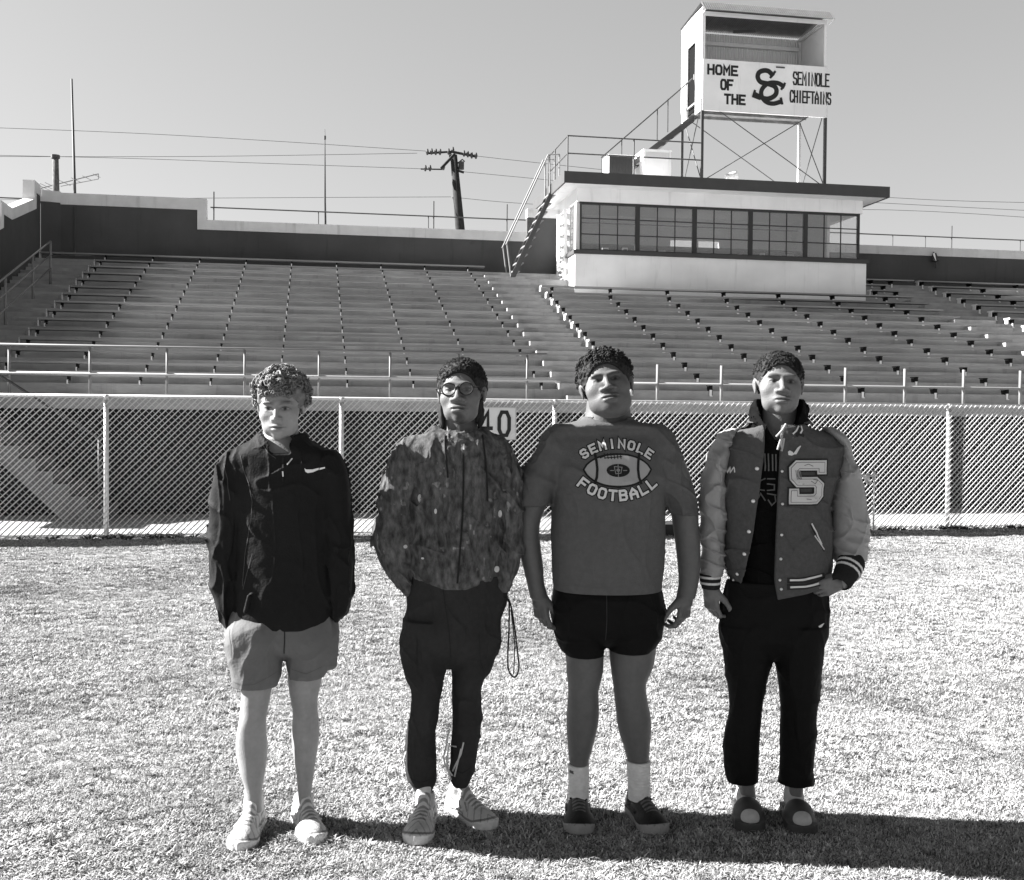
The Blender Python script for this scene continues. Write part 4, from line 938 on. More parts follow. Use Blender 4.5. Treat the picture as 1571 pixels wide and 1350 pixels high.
def decal(garment, m, polys, Yg, name, off=.003, px=True, sub=.007, parent=None):
    """printed shapes pressed onto the front of a garment. polys: 2-D convex quads/tris in picture measure or metres"""
    me = garment.data; b = np.array(garment.parent.location)
    bv = BVHTree.FromPolygons([tuple(v.co) for v in me.vertices], [tuple(p.vertices) for p in me.polygons])
    vs = []; fs = []
    for j, poly in enumerate(polys):
        P = []
        for p in poly:
            if px: w = W(p[0], p[1], Yg); P.append(np.array([w.x, w.z]))
            else: P.append(np.array(p))
        if len(P) == 3: P.append(P[2])
        L1 = max(np.linalg.norm(P[1] - P[0]), np.linalg.norm(P[2] - P[3])); L2 = max(np.linalg.norm(P[3] - P[0]), np.linalg.norm(P[2] - P[1]))
        nu = max(1, int(L1 / sub)); nv = max(1, int(L2 / sub)); n0 = len(vs)
        for i in range(nu + 1):
            for k in range(nv + 1):
                a, c = i / nu, k / nv; q = (P[0] * (1 - a) + P[1] * a) * (1 - c) + (P[3] * (1 - a) + P[2] * a) * c
                hit = bv.ray_cast(Vector((q[0] - b[0], -1.0, q[1] - b[2])), Vector((0, 1, 0)))
                yy = hit[0].y if hit[0] is not None else .0
                vs.append((q[0] - b[0], yy - off - (j % 4) * .00015, q[1] - b[2]))
        for i in range(nu):
            for k in range(nv): a = n0 + i * (nv + 1) + k; fs.append((a, a + nv + 1, a + nv + 2, a + 1))
    me2 = bpy.data.meshes.new(name); me2.from_pydata(vs, [], fs); me2.materials.append(m)
    o = bpy.data.objects.new(name, me2); COL.objects.link(o); o.parent = parent or garment; return o
def rib(strokes, wd): return [q for st in strokes for q in ribbon(st, wd)]
def arc_text(word, cx, cy, Rr, a0, a1, h, w, up=True):
    """letters set round a circle in picture measure (y down)"""
    out = []
    for i, c in enumerate(word):
        a = R(a0 + (a1 - a0) * i / (len(word) - 1))
        for st in G[c]:
            pts = []
            for u, v in st:
                lx, ly = (u - .5) * w, (v - .5) * h
                if up: pts.append((cx + math.sin(a) * (Rr + ly) + math.cos(a) * lx, cy - math.cos(a) * (Rr + ly) + math.sin(a) * lx))
                else: pts.append((cx + math.sin(a) * (Rr - ly) + math.cos(a) * lx, cy + math.cos(a) * (Rr - ly) - math.sin(a) * lx))
            out.append(pts)
    return out
def disc(cx, cy, rx, ry, n=14):
    out = []
    for i in range(n):
        a, b = math.pi * i / n, math.pi * (i + 1) / n; ya, yb = cy - ry * math.cos(a), cy - ry * math.cos(b)
        xa, xb = rx * math.sin(a), rx * math.sin(b); out.append([(cx - xa, ya), (cx + xa, ya), (cx + xb, yb), (cx - xb, yb)])
    return out
def folds(a=.004, sx=9, sz=14, sy=9, skew=0., seed=0., fine=.0012, zh=None, up=1):
    def f(x, y, z):
        u = z + skew * x
        wv = vnoise(x * 5 + seed, y * 5, z * 5) * .8
        r = vnoise(x * sx + seed, y * sy + seed, u * sz + seed) * a + np.maximum(ridge(x * sx * .8 + 7 + seed + wv, y * sy, u * sz * 1.3 + 3 + wv), 0) ** 4 * a * 1.3 + np.maximum(ridge(x * sx * 1.7 + 2 + seed - wv, y * sy, u * sz * .6 + 9), 0) ** 5 * a * 1.0
        r = r - a * .45 + vnoise(x * 45, y * 45, z * 45 + seed) * fine
        return r if zh is None else r * np.clip((z - zh) * up / .09, .05, 1)
    return f
def coil(q, c, axis, r, tr, turns, rise, n=5, ph=0):
    axis = Vector(axis).normalized(); u = axis.orthogonal().normalized(); w = axis.cross(u); m = max(6, int(turns * 9)); pts = []
    for i in range(m + 1):
        a = ph + turns * 2 * math.pi * i / m; pts.append(Vector(c) + (u * math.cos(a) + w * math.sin(a)) * r * (1 - .15 * i / m) + axis * rise * (i / m))
    q.tube(pts, [tr] * m + [tr * .6], n, caps=False)
SK = dict(rough=.55, spec=.3)
m_skin = mat('skin', 1.0, attr=True, var=.07, vscale=55, bump=.16, bscale=170, **SK)
def person_root(x, y, label): return thing('person', (x, y, 0), label, 'person', 'four young men standing in a row on the turf', world_frame=True)
def feet(F, ax, ay, yaw, s=1.0):
    fx, fy = math.sin(yaw), -math.cos(yaw)
    F.ell((ax, ay, .06 + GZ), (.034 * s, .036 * s, .07), .01); M = np.array([[math.cos(yaw), fx, 0], [math.sin(yaw), fy, 0], [0, 0, 1]])
    F.ell((ax + fx * .07, ay + fy * .07, .04 + GZ), (.036 * s, .12, .03), .02, M)
def limb_disp(x, y, z): return vnoise(x * 14, y * 14, z * 9) * .002
def mats_cloth(name, rough=.95, spec=.04, **k): return mat(name, 1.0, rough, spec, attr=True, **k)
m_cloth = mats_cloth('knit_cloth', var=.10, vscale=45, bump=.35, bscale=220)
m_nylon = mats_cloth('smooth_cloth', .7, .08, var=.06, vscale=30, bump=.2, bscale=120)
m_leather = mats_cloth('leather', .5, .4, var=.08, vscale=14, bump=.25, bscale=90)
m_rubber = mats_cloth('rubber', .55, .35, var=.08, vscale=40)
m_shoe = mats_cloth('shoe_material', .6, .3, var=.12, vscale=35, bump=.2, bscale=150)
m_hair = mat('hair', .022, .75, .12, var=.3, vscale=60); m_hairb = mat('brown_hair', .13, .6, .3, var=.35, vscale=50)
m_print = mat('pale_print', .55, .8, .2, var=.08, vscale=60); m_printd = mat('dark_print', .015, .8, .2); m_metal = mat('metal_trim', .6, .35, .6, metal=.7)
def socks(name, person, rw, Y, ry, ax, ay, yaw, g=.62, infl=.003):
    F = Field((ax - .2, ax + .2), (ay - .3, ay + .2), [(.0, .32, .003)], .0035)
    F.tube(rows(rw, Y, ry, infl=infl), .01, disp=lambda x, y, z: .0009 * np.sin(z * 420 + 0 * x))
    feet(F, ax, ay, yaw, 1.02)
    o = mk(name, F.mesh(1), m_cloth, person, np.full(1, g).repeat(0) if False else None); return o
def const_shade(o, g):
    at = o.data.attributes.new('shade', 'FLOAT', 'POINT'); at.data.foreach_set('value', np.full(len(o.data.vertices), g, np.float32))
def noise_shade(P, g, a=.12, s=8):
    return g * (1 + a * vnoise(P[:, 0] * s, P[:, 1] * s, P[:, 2] * s))

def fuzz(base, person, fr, c, rad, n, m, cuts=(), rr=(.0025, .0045), tr=(.0010, .0016), seed=1, front=.5, fz=.3, low=-.2, ear=True):
    """short tight curls standing on the scalp; c, rad: head-local ellipsoid"""
    q = MB(); r = random.Random(seed); b = Vector(person.location); k = 0
    while k < n:
        d = Vector((r.gauss(0, 1), r.gauss(0, 1), r.gauss(0, 1))).normalized()
        if d.z < low: continue
        if d.y > fz and d.z < front - .25 * (abs(d.x)): continue
        if ear and abs(d.x) > .6 and d.z < .08 and d.y > -.25: continue
        kk = r.uniform(.985, 1.035); lc = (c[0] + d.x * rad[0] * kk, c[1] + d.y * rad[1] * kk, c[2] + d.z * rad[2] * kk)
        if any(sum(((lc[i] - cc[i]) / rc[i]) ** 2 for i in range(3)) < 1.02 for cc, rc in cuts): continue
        coil(q, Vector(fr.w(lc)) - b, fr.M @ np.array([d.x + r.gauss(0, .6), -d.y + r.gauss(0, .6), d.z + r.gauss(0, .6)]), r.uniform(*rr), r.uniform(*tr), .9, r.uniform(0, .004), 3, r.uniform(0, 6)); k += 1
    q.build('curls', m, base, smooth=True, recalc=False)

# ================================================================== 1: curly-haired man in the black quarter-zip
Y1 = 4.33
p1 = person_root(-.92, Y1, 'curly-haired young man in black quarter-zip jacket and grey shorts, hands in pockets')
fr1 = Frame((W(430, 624, Y1 - .04).x, Y1 - .03, W(430, 624, Y1 - .12).z), yaw=1, pitch=-5, roll=-1, sc_=1.04)
legL = [(985, 376, 418, .05), (1005, 368, 424, .07), (1040, 366, 420, .078), (1060, 371, 416, .07), (1085, 369.5, 411.5, .062), (1105, 367.5, 408, .058, .006), (1125, 364, 408.5, .056, -.004), (1150, 363, 410, .06, -.016), (1180, 368, 407, .052, -.012), (1210, 376, 402, .036, -.004), (1244, 378, 401, .034)]
legR = [(975, 452, 500, .05), (1000, 446, 502, .07), (1030, 442, 495, .078), (1050, 442.5, 492, .07), (1075, 446.5, 487.5, .062), (1090, 449, 487.5, .06, .006), (1110, 448, 490, .057, .002), (1130, 447, 490, .058, -.01), (1160, 450, 486, .055, -.014), (1190, 455, 481, .044, -.008), (1215, 457, 478, .036), (1244, 457, 478, .034)]
YL, YR = 4.28, 4.34
def body1():
    F = Field((-1.30, -.55), (Y1 - .30, Y1 + .20), [(-.04, .12, .004), (.12, 1.40, .006), (1.40, 1.87, .0028)], .0035)
    F.tube(rows([(676, 406, 456, .05, -.03), (700, 376, 486, .07, -.01), (730, 356, 508), (800, 366, 500), (900, 368, 500), (945, 366, 508), (975, 380, 490, .06), (990, 400, 470, .02)], Y1, .095), .03)
    F.tube(rows([(650, 404, 457, .050, -.035), (675, 403, 459, .054, -.026), (700, 398, 464, .06, -.01)], Y1, .055), .02)
    F.tube(rows(legL, YL, .07), .02, disp=limb_disp); F.tube(rows(legR, YR, .07), .02, disp=limb_disp)
    for a in ([(706, 348, 372), (760, 335, 368), (850, 330, 362), (920, 340, 362)], [(706, 494, 520), (760, 500, 528), (850, 507, 533), (920, 510, 530)]): F.tube(rows(a, Y1, .04), .03)
    hand(F, W(374, 925, Y1 + .02), (.12, .15, -1), (1, .2, 0), (.1, -1, 0), (.2, .3, .2), .95); hand(F, W(496, 925, Y1 + .02), (-.12, .15, -1), (-1, .2, 0), (-.1, -1, 0), (.2, .3, .2), .95)
    feet(F, *FT1[0]); feet(F, *FT1[1]); head(F, fr1, dict(w=1.13, jaw=.95, nose=.95, lip=.92, cheek=.95))
    P, Q = F.mesh(1); v = skin_shade(P, fr1, .24, dict(w=1.13, brow=.07, browa=.8, hair=.06, white=.25, lip=.92, liptone=.72, hairline=.075, browz=-.003, gaze=0))
    mk('body', (P, Q), m_skin, p1, v)
FT1 = [(W(389, 1230, 4.30).x, 4.29, .0), (W(467, 1228, 4.36).x, 4.35, .38)]
body1()
def jacket1():
    F = Field((-1.30, -.55), (Y1 - .24, Y1 + .22), [(.72, 1.62, .004)], .004)
    fd = folds(.005, 10, 5, 10, .5, 2, zh=W(440, 962, Y1).z)
    F.tube(rows([(668, 400, 462, .06), (678, 384, 477, .075), (686, 368, 495, .085), (694, 352, 512, .095), (704, 342, 518, .10), (716, 345, 516, .105), (740, 352, 515, .112), (780, 358, 512, .115), (830, 360, 512, .115), (880, 360, 513, .118), (925, 357, 515, .12), (948, 356, 514, .12), (961, 364, 506, .116)], Y1, .1), .015, 2.3, fd)
    fs_ = folds(.008, 13, 6, 13, .8, 5)
    F.tube(rows([(690, 348, 366, .03), (698, 338, 374, .05), (712, 331, 378, .065), (735, 326, 384, .07), (765, 322, 386, .07), (800, 319, 384, .068), (835, 318, 379, .066), (870, 319, 375, .064), (900, 323, 372, .062), (922, 328, 370, .058), (936, 330, 364, .052), (944, 332, 362, .046), (956, 338, 362, .042), (962, 343, 358, .036)], Y1 - .01, .06), .012, 2, fs_)
    F.tube(rows([(690, 497, 512, .03), (698, 490, 520, .05), (710, 488, 527, .065), (735, 489, 534, .07), (765, 491, 538, .07), (800, 494, 541, .068), (835, 497, 542, .066), (870, 500, 541, .064), (900, 503, 539, .062), (922, 506, 535, .056), (934, 508, 533, .05), (946, 509, 527, .044), (952, 511, 523, .036)], Y1 - .01, .06), .012, 2, fs_)
    # stand collar folded open
    F.tube(rows([(664, 394, 469, .076, -.012), (672, 388, 475, .082, -.01), (684, 380, 482, .09), (700, 372, 492, .09)], Y1, .08), .012, disp=folds(.004, 20, 30, 20, 0, 1))
    c = W(431, 664, Y1 - .02); F.tube(rows([(640, 396, 466, .075, .0), (662, 399, 463, .066, 0), (676, 402, 461, .068, .012), (688, 408, 456, .06, .04), (696, 418, 446, .05, .07)], Y1, .05), .006, mode='s')
    zq = W(433, 735, Y1 - .11); F.cap(W(430, 694, Y1 - .135), zq, .006, .003, .006, mode='s')
    F.cap(W(378, 690, Y1 - .1), W(372, 800, Y1 - .11), .008, .012, .012, mode='s'); F.cap(W(372, 800, Y1 - .11), W(370, 900, Y1 - .105), .012, .005, .012, mode='s')
    F.cap(W(503, 740, Y1 - .1), W(505, 890, Y1 - .1), .008, .008, .012, mode='s')
    F.cap(W(382, 915, Y1 - .118), W(377, 938, Y1 - .118), .008, .010, .02)     # bunched pocket flap
    P, Q = F.mesh(1); g = mk('jacket', (P, Q), m_nylon, p1, noise_shade(P, .012))
    zp = decal(g, m_printd, rib([[(433, 700), (433.5, 712), (434, 738)]], 2.2), Y1 - .11, 'zip'); 
    decal(g, m_metal, rib([[(434, 724), (434.5, 730)], [(441, 712), (447, 704)]], 2.0), Y1 - .11, 'zip_pull', .006)
    sw = [[(466, 718.5), (469, 720.5), (471, 726), (467.5, 724)], [(469, 720.5), (478, 720.5), (478, 725), (471, 726)], [(478, 720.5), (487, 718.2), (487, 721.2), (478, 725)], [(488, 718.5), (497, 716.8), (497, 718.8), (488, 721.6)]]
    decal(g, mat('bright_print', .75), sw, Y1 - .11, 'chest_logo')
    decal(g, mat('grey_piping', .045), rib([[(386, 850), (376, 885), (371, 905)], [(366, 700), (371, 720), (380, 742), (386, 770), (384, 800), (374, 850), (370, 900)], [(401, 683), (410, 695), (422, 703)], [(431, 828), (435, 905)][:0] or [(340, 712), (346, 735), (350, 768)]], 1.2), Y1 - .11, 'piping', .0015)
    # cuffs gathered over the pockets
jacket1()
def shorts1():
    F = Field((-1.25, -.62), (Y1 - .22, Y1 + .2), [(.50, .90, .0035)], .0035)
    fd = folds(.003, 9, 6, 9, -.8, 9)
    F.tube(rows([(935, 356, 514, .105), (960, 347, 521, .112), (985, 350, 516, .11), (997, 362, 504, .09), (1006, 385, 482, .05), (1011, 410, 458, .02)], Y1, .11), .02, 2.4, fd)
    F.tube(rows([(948, 372, 420, .05), (962, 353, 430, .08), (980, 347, 433, .094), (1000, 348, 432.5, .097), (1020, 352, 431.5, .096), (1036, 356, 430.5, .094), (1044, 357.5, 428, .092), (1051, 359, 425, .09)], YL - .005, .09), .012, 2.2, fd)
    F.tube(rows([(948, 455, 502, .05), (962, 442, 515, .08), (980, 438, 519, .094), (1000, 438, 518, .097), (1012, 439.5, 513, .096), (1024, 441, 507, .094), (1037, 444, 499, .09)], YR - .01, .09), .012, 2.2, fd)
    F.cap(W(505, 985, YR - .02), W(508, 1018, YR - .03), .03, .024, .02)
    F.cap(W(436, 965, Y1 - .13), W(434, 1012, Y1 - .12), .006, .012, .008, mode='s')
    F.tube(rows([(1030, 366, 421, .078), (1062, 366, 421, .078)], YL, .075), .004, mode='s'); F.tube(rows([(1022, 446, 494, .076), (1062, 446, 494, .076)], YR, .075), .004, mode='s')
    P, Q = F.mesh(1); g = mk('shorts', (P, Q), m_nylon, p1, noise_shade(P, .12))
    decal(g, m_printd, rib([[(437, 962), (437, 985), (435, 1003)]], 1.6), Y1 - .11, 'fly_seam', .002)
    decal(g, mat('seam_grey', .09), rib([[(506, 942), (512, 955), (520, 965)], [(352, 965), (357, 985), (358, 1005)], [(361, 1044), (380, 1046), (395, 1045), (414, 1036), (428, 1029)], [(446, 1028), (470, 1034), (492, 1025)]], 1.0), Y1 - .1, 'seam', .002)
shorts1()
for i, (rw, Yq) in enumerate((([(1212, 375, 404), (1222, 376, 403), (1232, 377, 403), (1244, 377, 403)], 4.31), ([(1216, 455, 480), (1224, 456, 480), (1234, 456, 480), (1244, 456, 480)], 4.37))):
    F = Field((-1.2, -.6), (4.1, 4.5), [(-.01, .3, .003)], .0035); F.tube(rows(rw, Yq, .037, infl=.002), .01); P, Q = F.mesh(1); mk('sock', (P, Q), m_cloth, p1, np.full(len(P), .45))
shoe('running_shoe', p1, *FT1[0], m_shoe, L=.31, wd=.056, cols=(.46, .6, .55)); shoe('running_shoe', p1, *FT1[1], m_shoe, L=.31, wd=.056, cols=(.46, .6, .55))
def hair1():
    q = MB(); r = random.Random(2); n = 0; b = Vector(p1.location)
    F = Field((fr1.c[0] - .16, fr1.c[0] + .16), (fr1.c[1] - .18, fr1.c[1] + .18), [(fr1.c[2] - .08, fr1.c[2] + .2, .004)], .004)
    F.ell((0, -.025, .045), (.094, .108, .094), .01, fr=fr1, disp=lambda x, y, z: .01 * vnoise(x * 60, y * 60, z * 60))
    F.ell((0, .10, -.03), (.078, .09, .085), .012, fr=fr1, mode='s')
    F.ell((0, -.03, -.10), (.12, .14, .085), .01, fr=fr1, mode='s')
    P, Q = F.mesh(1); base = mk('hair', (P, Q), m_hairb, p1)
    while n < 560:
        d = Vector((r.gauss(0, 1), r.gauss(0, 1), r.gauss(0, 1))).normalized()
        if d.z < -.32: continue
        if d.z < .34 and d.y > .25: continue          # open face (local y = forwards)
        if abs(d.x) > .7 and d.z < -.02 and d.y > -.1: continue
        k = r.uniform(.93, 1.08)
        if abs(d.x) > .55 and d.z < .5: k += .03
        lc = (d.x * .099 * k, -.02 + d.y * .112 * k, .045 + d.z * .100 * k)
        c = fr1.w(lc); ax = fr1.M @ np.array([d.x + r.gauss(0, .7), -d.y + r.gauss(0, .7), d.z + r.gauss(0, .7)])
        coil(q, Vector(c) - b, ax, r.uniform(.0075, .0135), r.uniform(.0024, .0038), r.uniform(1.0, 1.9), r.uniform(-.004, .016), 4, r.uniform(0, 6)); n += 1
    for i in range(70):         # fringe over the forehead and locks by the ears
        t = r.uniform(-1, 1); lc = (t * .066, .082 - .022 * t * t + r.uniform(-.004, .006), .062 + r.uniform(-.014, .02) - .0 * abs(t))
        coil(q, Vector(fr1.w(lc)) - b, fr1.M @ np.array([r.gauss(0, .5), -1, r.gauss(0, .5)]), r.uniform(.005, .010), r.uniform(.0022, .0034), r.uniform(1.0, 1.8), .006, 4, r.uniform(0, 6))
    for i in range(60):
        sx = r.choice((-1, 1)); lc = (sx * (.088 + r.uniform(-.004, .012)), -.02 + r.uniform(-.03, .03), r.uniform(.0, .06))
        coil(q, Vector(fr1.w(lc)) - b, (r.gauss(0, 1), r.gauss(0, 1), r.gauss(0, 1)), r.uniform(.005, .010), r.uniform(.0022, .0034), 1.6, .006, 4, r.uniform(0, 6))
    for i in range(220):        # stray single hairs
        a = r.uniform(0, math.pi); e = r.uniform(-.5, .8); d = Vector((math.cos(a), e * .5, abs(math.sin(a)) + .1)).normalized()
        lc = (d.x * .105, -.02 + d.y * .10, .045 + d.z * .106); coil(q, Vector(fr1.w(lc)) - b, fr1.M @ np.array([d.x + r.gauss(0, .8), r.gauss(0, .8), d.z + r.gauss(0, .8)]), r.uniform(.007, .013), .0007, r.uniform(.5, 1.1), r.uniform(.0, .02), 3, r.uniform(0, 6))
    q.build('curls', m_hairb, base, smooth=True, recalc=False)
hair1()

# ================================================================== 2: man with glasses in the patterned zip hoodie
Y2 = 4.42
p2 = person_root(-.2, Y2, 'young man with round glasses in a patterned zip hoodie and dark cargo trousers')
fr2 = Frame((W(708, 598, Y2 - .04).x, Y2 - .03, W(709, 598, Y2 - .12).z - .014), yaw=-6, pitch=9, roll=-3, sc_=1.10)
FT2 = [(W(652, 1215, 4.37).x, 4.37, -.08), (W(706, 1205, 4.49).x, 4.49, .62)]
def body2():
    F = Field((-.62, .10), (Y2 - .30, Y2 + .22), [(-.04, .12, .004), (.12, 1.40, .006), (1.40, 1.88, .0028)], .0035)
    F.tube(rows([(668, 684, 730, .05, -.03), (690, 650, 762, .07, -.01), (730, 628, 780), (800, 640, 770), (900, 640, 765), (955, 640, 760), (990, 660, 735, .06), (1005, 680, 710, .02)], Y2, .095), .03)
    F.tube(rows([(635, 681, 732, .050, -.035), (660, 680, 733, .054, -.026), (690, 674, 740, .06, -.01)], Y2, .055), .02)
    F.tube(rows([(950, 640, 680), (1050, 643, 664), (1150, 642, 662), (1215, 642, 662, .034)], 4.40, .05), .02); F.tube(rows([(950, 705, 755), (1050, 703, 728), (1150, 700, 725), (1205, 696, 716, .034)], 4.45, .05), .02)
    for a in ([(706, 612, 636), (790, 595, 625), (900, 615, 640)], [(706, 770, 790), (790, 772, 795), (900, 768, 785)]): F.tube(rows(a, Y2, .035), .03)
    hand(F, W(630, 905, Y2), (.12, .05, -1), (1, .2, 0), (.1, -1, 0), (.2, .3, .2), .9); hand(F, W(770, 900, Y2), (-.12, .05, -1), (-1, .2, 0), (-.1, -1, 0), (.2, .3, .2), .9)
    feet(F, *FT2[0]); feet(F, *FT2[1]); pr = dict(w=1.12, jaw=.86, nose=1.35, lip=1.2, cheek=1.0); head(F, fr2, pr)
    P, Q = F.mesh(1); v = skin_shade(P, fr2, .115, dict(w=1.13, hair=.02, white=.12, lip=1.2, liptone=.8, hairline=.066, browa=.6, beard=[(0, -.098, .020, .014, .7), (0, -.052, .022, .004, .35), (0, -.118, .045, .010, .6), (.05, -.1, .02, .02, .35)]))
    mk('body', (P, Q), m_skin, p2, v)
body2()
def hoodie2():
    F = Field((-.64, .12), (Y2 - .26, Y2 + .24), [(.86, 1.64, .004)], .004)
    fd = folds(.008, 11, 6, 11, .7, 12, zh=W(700, 900, Y2).z)
    F.tube(rows([(655, 682, 732, .06), (664, 655, 752, .08), (672, 630, 770, .09), (682, 616, 782, .10), (696, 614, 784, .108), (720, 618, 782, .112), (760, 628, 775, .118), (810, 631, 775, .122), (850, 628, 776, .125), (878, 628, 775, .12), (890, 636, 767, .118), (899, 655, 745, .112)], Y2, .1), .015, 2.3, fd)
    fs_ = folds(.010, 13, 8, 13, 1.1, 15)
    F.tube(rows([(668, 628, 645, .03), (678, 612, 652, .05), (696, 601, 652, .066), (722, 592, 648, .07), (750, 585, 644, .072), (785, 578, 639, .07), (820, 576, 637, .07), (850, 579, 635, .068), (870, 586, 636, .064), (890, 598, 640, .058), (905, 612, 642, .05), (914, 620, 640, .042)], Y2 - .01, .06), .012, 2, fs_)
    F.tube(rows([(668, 758, 774, .03), (680, 752, 783, .05), (696, 752, 790, .064), (722, 756, 797, .068), (750, 760, 800, .068), (790, 764, 803, .068), (830, 766, 802, .068), (860, 765, 799, .066), (880, 762, 792, .06), (896, 758, 782, .054), (906, 757, 776, .046)], Y2 - .0, .06), .012, 2, fs_)
    # hood lying round the neck and down the back
    c = W(706, 668, Y2 + .03); F.ell((c.x, Y2 + .03, c.z - .012), (.130, .115, .045), .02, disp=folds(.006, 18, 22, 18, .4, 4)); F.ell((c.x, Y2 + .12, c.z - .05), (.12, .06, .10), .03)
    F.cap(W(668, 662, Y2 - .02), W(690, 690, Y2 - .10), .024, .02, .02); F.cap(W(741, 666, Y2 - .02), W(716, 692, Y2 - .10), .028, .02, .02)
    F.tube(rows([(620, 672, 742, .08), (650, 675, 738, .072), (668, 680, 734, .07, .012), (682, 690, 724, .06, .04), (692, 700, 714, .05, .06)], Y2, .05), .006, mode='s')
    F.cap(W(642, 690, Y2 - .1), W(637, 800, Y2 - .12), .004, .012, .012, mode='s'); F.cap(W(637, 800, Y2 - .12), W(632, 885, Y2 - .1), .012, .01, .012, mode='s'); F.cap(W(768, 740, Y2 - .1), W(777, 870, Y2 - .1), .008, .01, .012, mode='s')
    P, Q = F.mesh(1); x, z = P[:, 0], P[:, 2]; y = P[:, 1]
    n = .35 * vnoise(x * 16, y * 16, z * 7 + 3) + .7 * vnoise(x * 44, y * 44, z * 20) + .5 * np.maximum(ridge(x * 34 + 2 * vnoise(x * 6, y * 6, z * 6), y * 30, z * 9), .2)
    n = n + .8 * vnoise(x * 70, y * 70, z * 40); sh = .066 * (1 + .55 * n); sp_ = (vnoise(x * 75, y * 75, z * 48) > .62) & (vnoise(x * 11, y * 11, z * 11) > .15); sh[sp_] *= 2.2
    sh = np.clip(sh, .012, .4); g = mk('hoodie', (P, Q), mats_cloth('patterned_cloth', var=.5, vscale=65, bump=.35, bscale=220, stretch=(1, 1, .45)), p2, sh)
    decal(g, m_printd, rib([[(711, 690), (711.5, 720), (710, 790), (706.5, 840), (702, 893)]], 3.0), Y2 - .11, 'zip'); decal(g, m_metal, rib([[(711.5, 682), (711.5, 688)]], 2.5), Y2 - .11, 'zip_pull', .006)
    for a in ((643, 765, 3.5, 6), (767, 790, 3, 6), (762, 875, 4, 5), (620, 841, 3, 3), (668.5, 784, 2.2, 4), (648, 857, 2.5, 1.6)): decal(g, mat('snap_white', .5), disc(*a, 5), Y2 - .11, 'white_patch')
    q = MB(); b = Vector(p2.location)
    bv = BVHTree.FromPolygons([tuple(v.co) for v in g.data.vertices], [tuple(p.vertices) for p in g.data.polygons])
    for pts in ([(681.5, 667), (683, 690), (685, 712), (687, 733)], [(740, 668), (744, 700), (747, 735), (748, 770)]):
        pp = []
        for x_, y_ in curve_pts(pts, 4):
            w = W(x_, y_, Y2 - .12); h = bv.ray_cast(Vector((w.x - b.x, -1, w.z)), Vector((0, 1, 0))); pp.append(Vector((w.x - b.x, (h[0].y if h[0] else 0) - .005, w.z)))
        q.tube(pp, .0036, 6)
    q.build('drawstring', m_printd, g, smooth=True)
hoodie2()
def trousers2():
    F = Field((-.62, .14), (Y2 - .24, Y2 + .24), [(.08, 1.02, .0045)], .0045)
    fd = folds(.0055, 9, 6, 9, .4, 22, .0008)
    F.tube(rows([(880, 632, 775, .105), (915, 625, 778, .112), (950, 621, 768, .115), (985, 620, 761, .11), (1003, 634, 750, .09), (1016, 655, 728, .055), (1026, 676, 704, .02)], Y2, .11), .02, 2.3, fd)
    F.tube(rows([(950, 622, 692, .095), (1000, 616, 690, .095), (1030, 620, 684, .09), (1060, 629, 678, .085), (1095, 628, 672, .082), (1130, 623.5, 668, .08), (1160, 622, 670, .078), (1185, 623, 671, .076), (1198, 627, 670, .066), (1205, 633, 666, .055), (1211, 636, 663, .05)], 4.39, .09), .014, 2, fd)
    F.tube(rows([(950, 692, 768, .095), (1000, 691, 762, .095), (1025, 691.5, 753, .09), (1050, 692, 742, .085), (1080, 692, 740, .08), (1113, 691.5, 739, .08), (1147, 690, 736, .078), (1172, 690.5, 732, .074), (1188, 692, 726, .066), (1197, 695, 722, .055), (1203, 697, 718, .048)], 4.45, .09), .014, 2, fd)
    F.cap(W(631, 980, 4.40), W(636, 1035, 4.40), .040, .030, .03, 1.3); F.cap(W(750, 975, 4.44), W(742, 1025, 4.44), .040, .028, .03, 1.3)   # cargo pockets
    for c in ((634, 990), (634, 1030)): pass
    P, Q = F.mesh(1); g = mk('cargo_trousers', (P, Q), m_cloth, p2, noise_shade(P, .030, .15, 10))
    decal(g, m_printd, rib([[(680, 905), (685, 940), (690, 975), (691, 1010)], [(640, 978), (640, 1030), (650, 1045)], [(735, 975), (737, 1020), (742, 1038)], [(628, 1196), (645, 1202), (666, 1197)], [(696, 1190), (708, 1195), (722, 1187)]], 1.5), Y2 - .11, 'seam', .002)
    decal(g, mat('pale_strap', .45), rib([[(694, 1186), (700, 1172), (707, 1158), (711, 1140)], [(697, 1193), (701, 1176), (707, 1150)], [(690, 1150), (699, 1148)]], 2.2), 4.37, 'ankle_strap', .005)
    q = MB(); b = Vector(p2.location)
    for pts in ([(689, 1120), (684, 1145), (681, 1165), (688, 1185), (692, 1196)], [(690, 1140), (686, 1160), (687, 1178), (694, 1190)], [(625, 1150), (620, 1165), (623, 1178)]): q.tube([W(x, y, 4.38) - b for x, y in curve_pts(pts, 4)], .0035, 5)
    q.build('ankle_cord', mat('pale_strap', .45), g, smooth=True)
trousers2()
for i, (rw, Yq) in enumerate((([(1195, 638, 662), (1215, 638, 662), (1235, 638, 662)], 4.37), ([(1190, 695, 718), (1205, 695, 718), (1222, 695, 718)], 4.49))):
    F = Field((-.6, .1), (4.15, 4.6), [(-.01, .3, .003)], .0035); F.tube(rows(rw, Yq, .034), .01); P, Q = F.mesh(1); mk('sock', (P, Q), m_cloth, p2, np.full(len(P), .5))
shoe('sneaker', p2, *FT2[0], m_shoe, L=.31, wd=.058, hgt=.11, cols=(.40, .52, .5)); shoe('sneaker', p2, *FT2[1], m_shoe, L=.31, wd=.058, hgt=.11, cols=(.40, .52, .5))
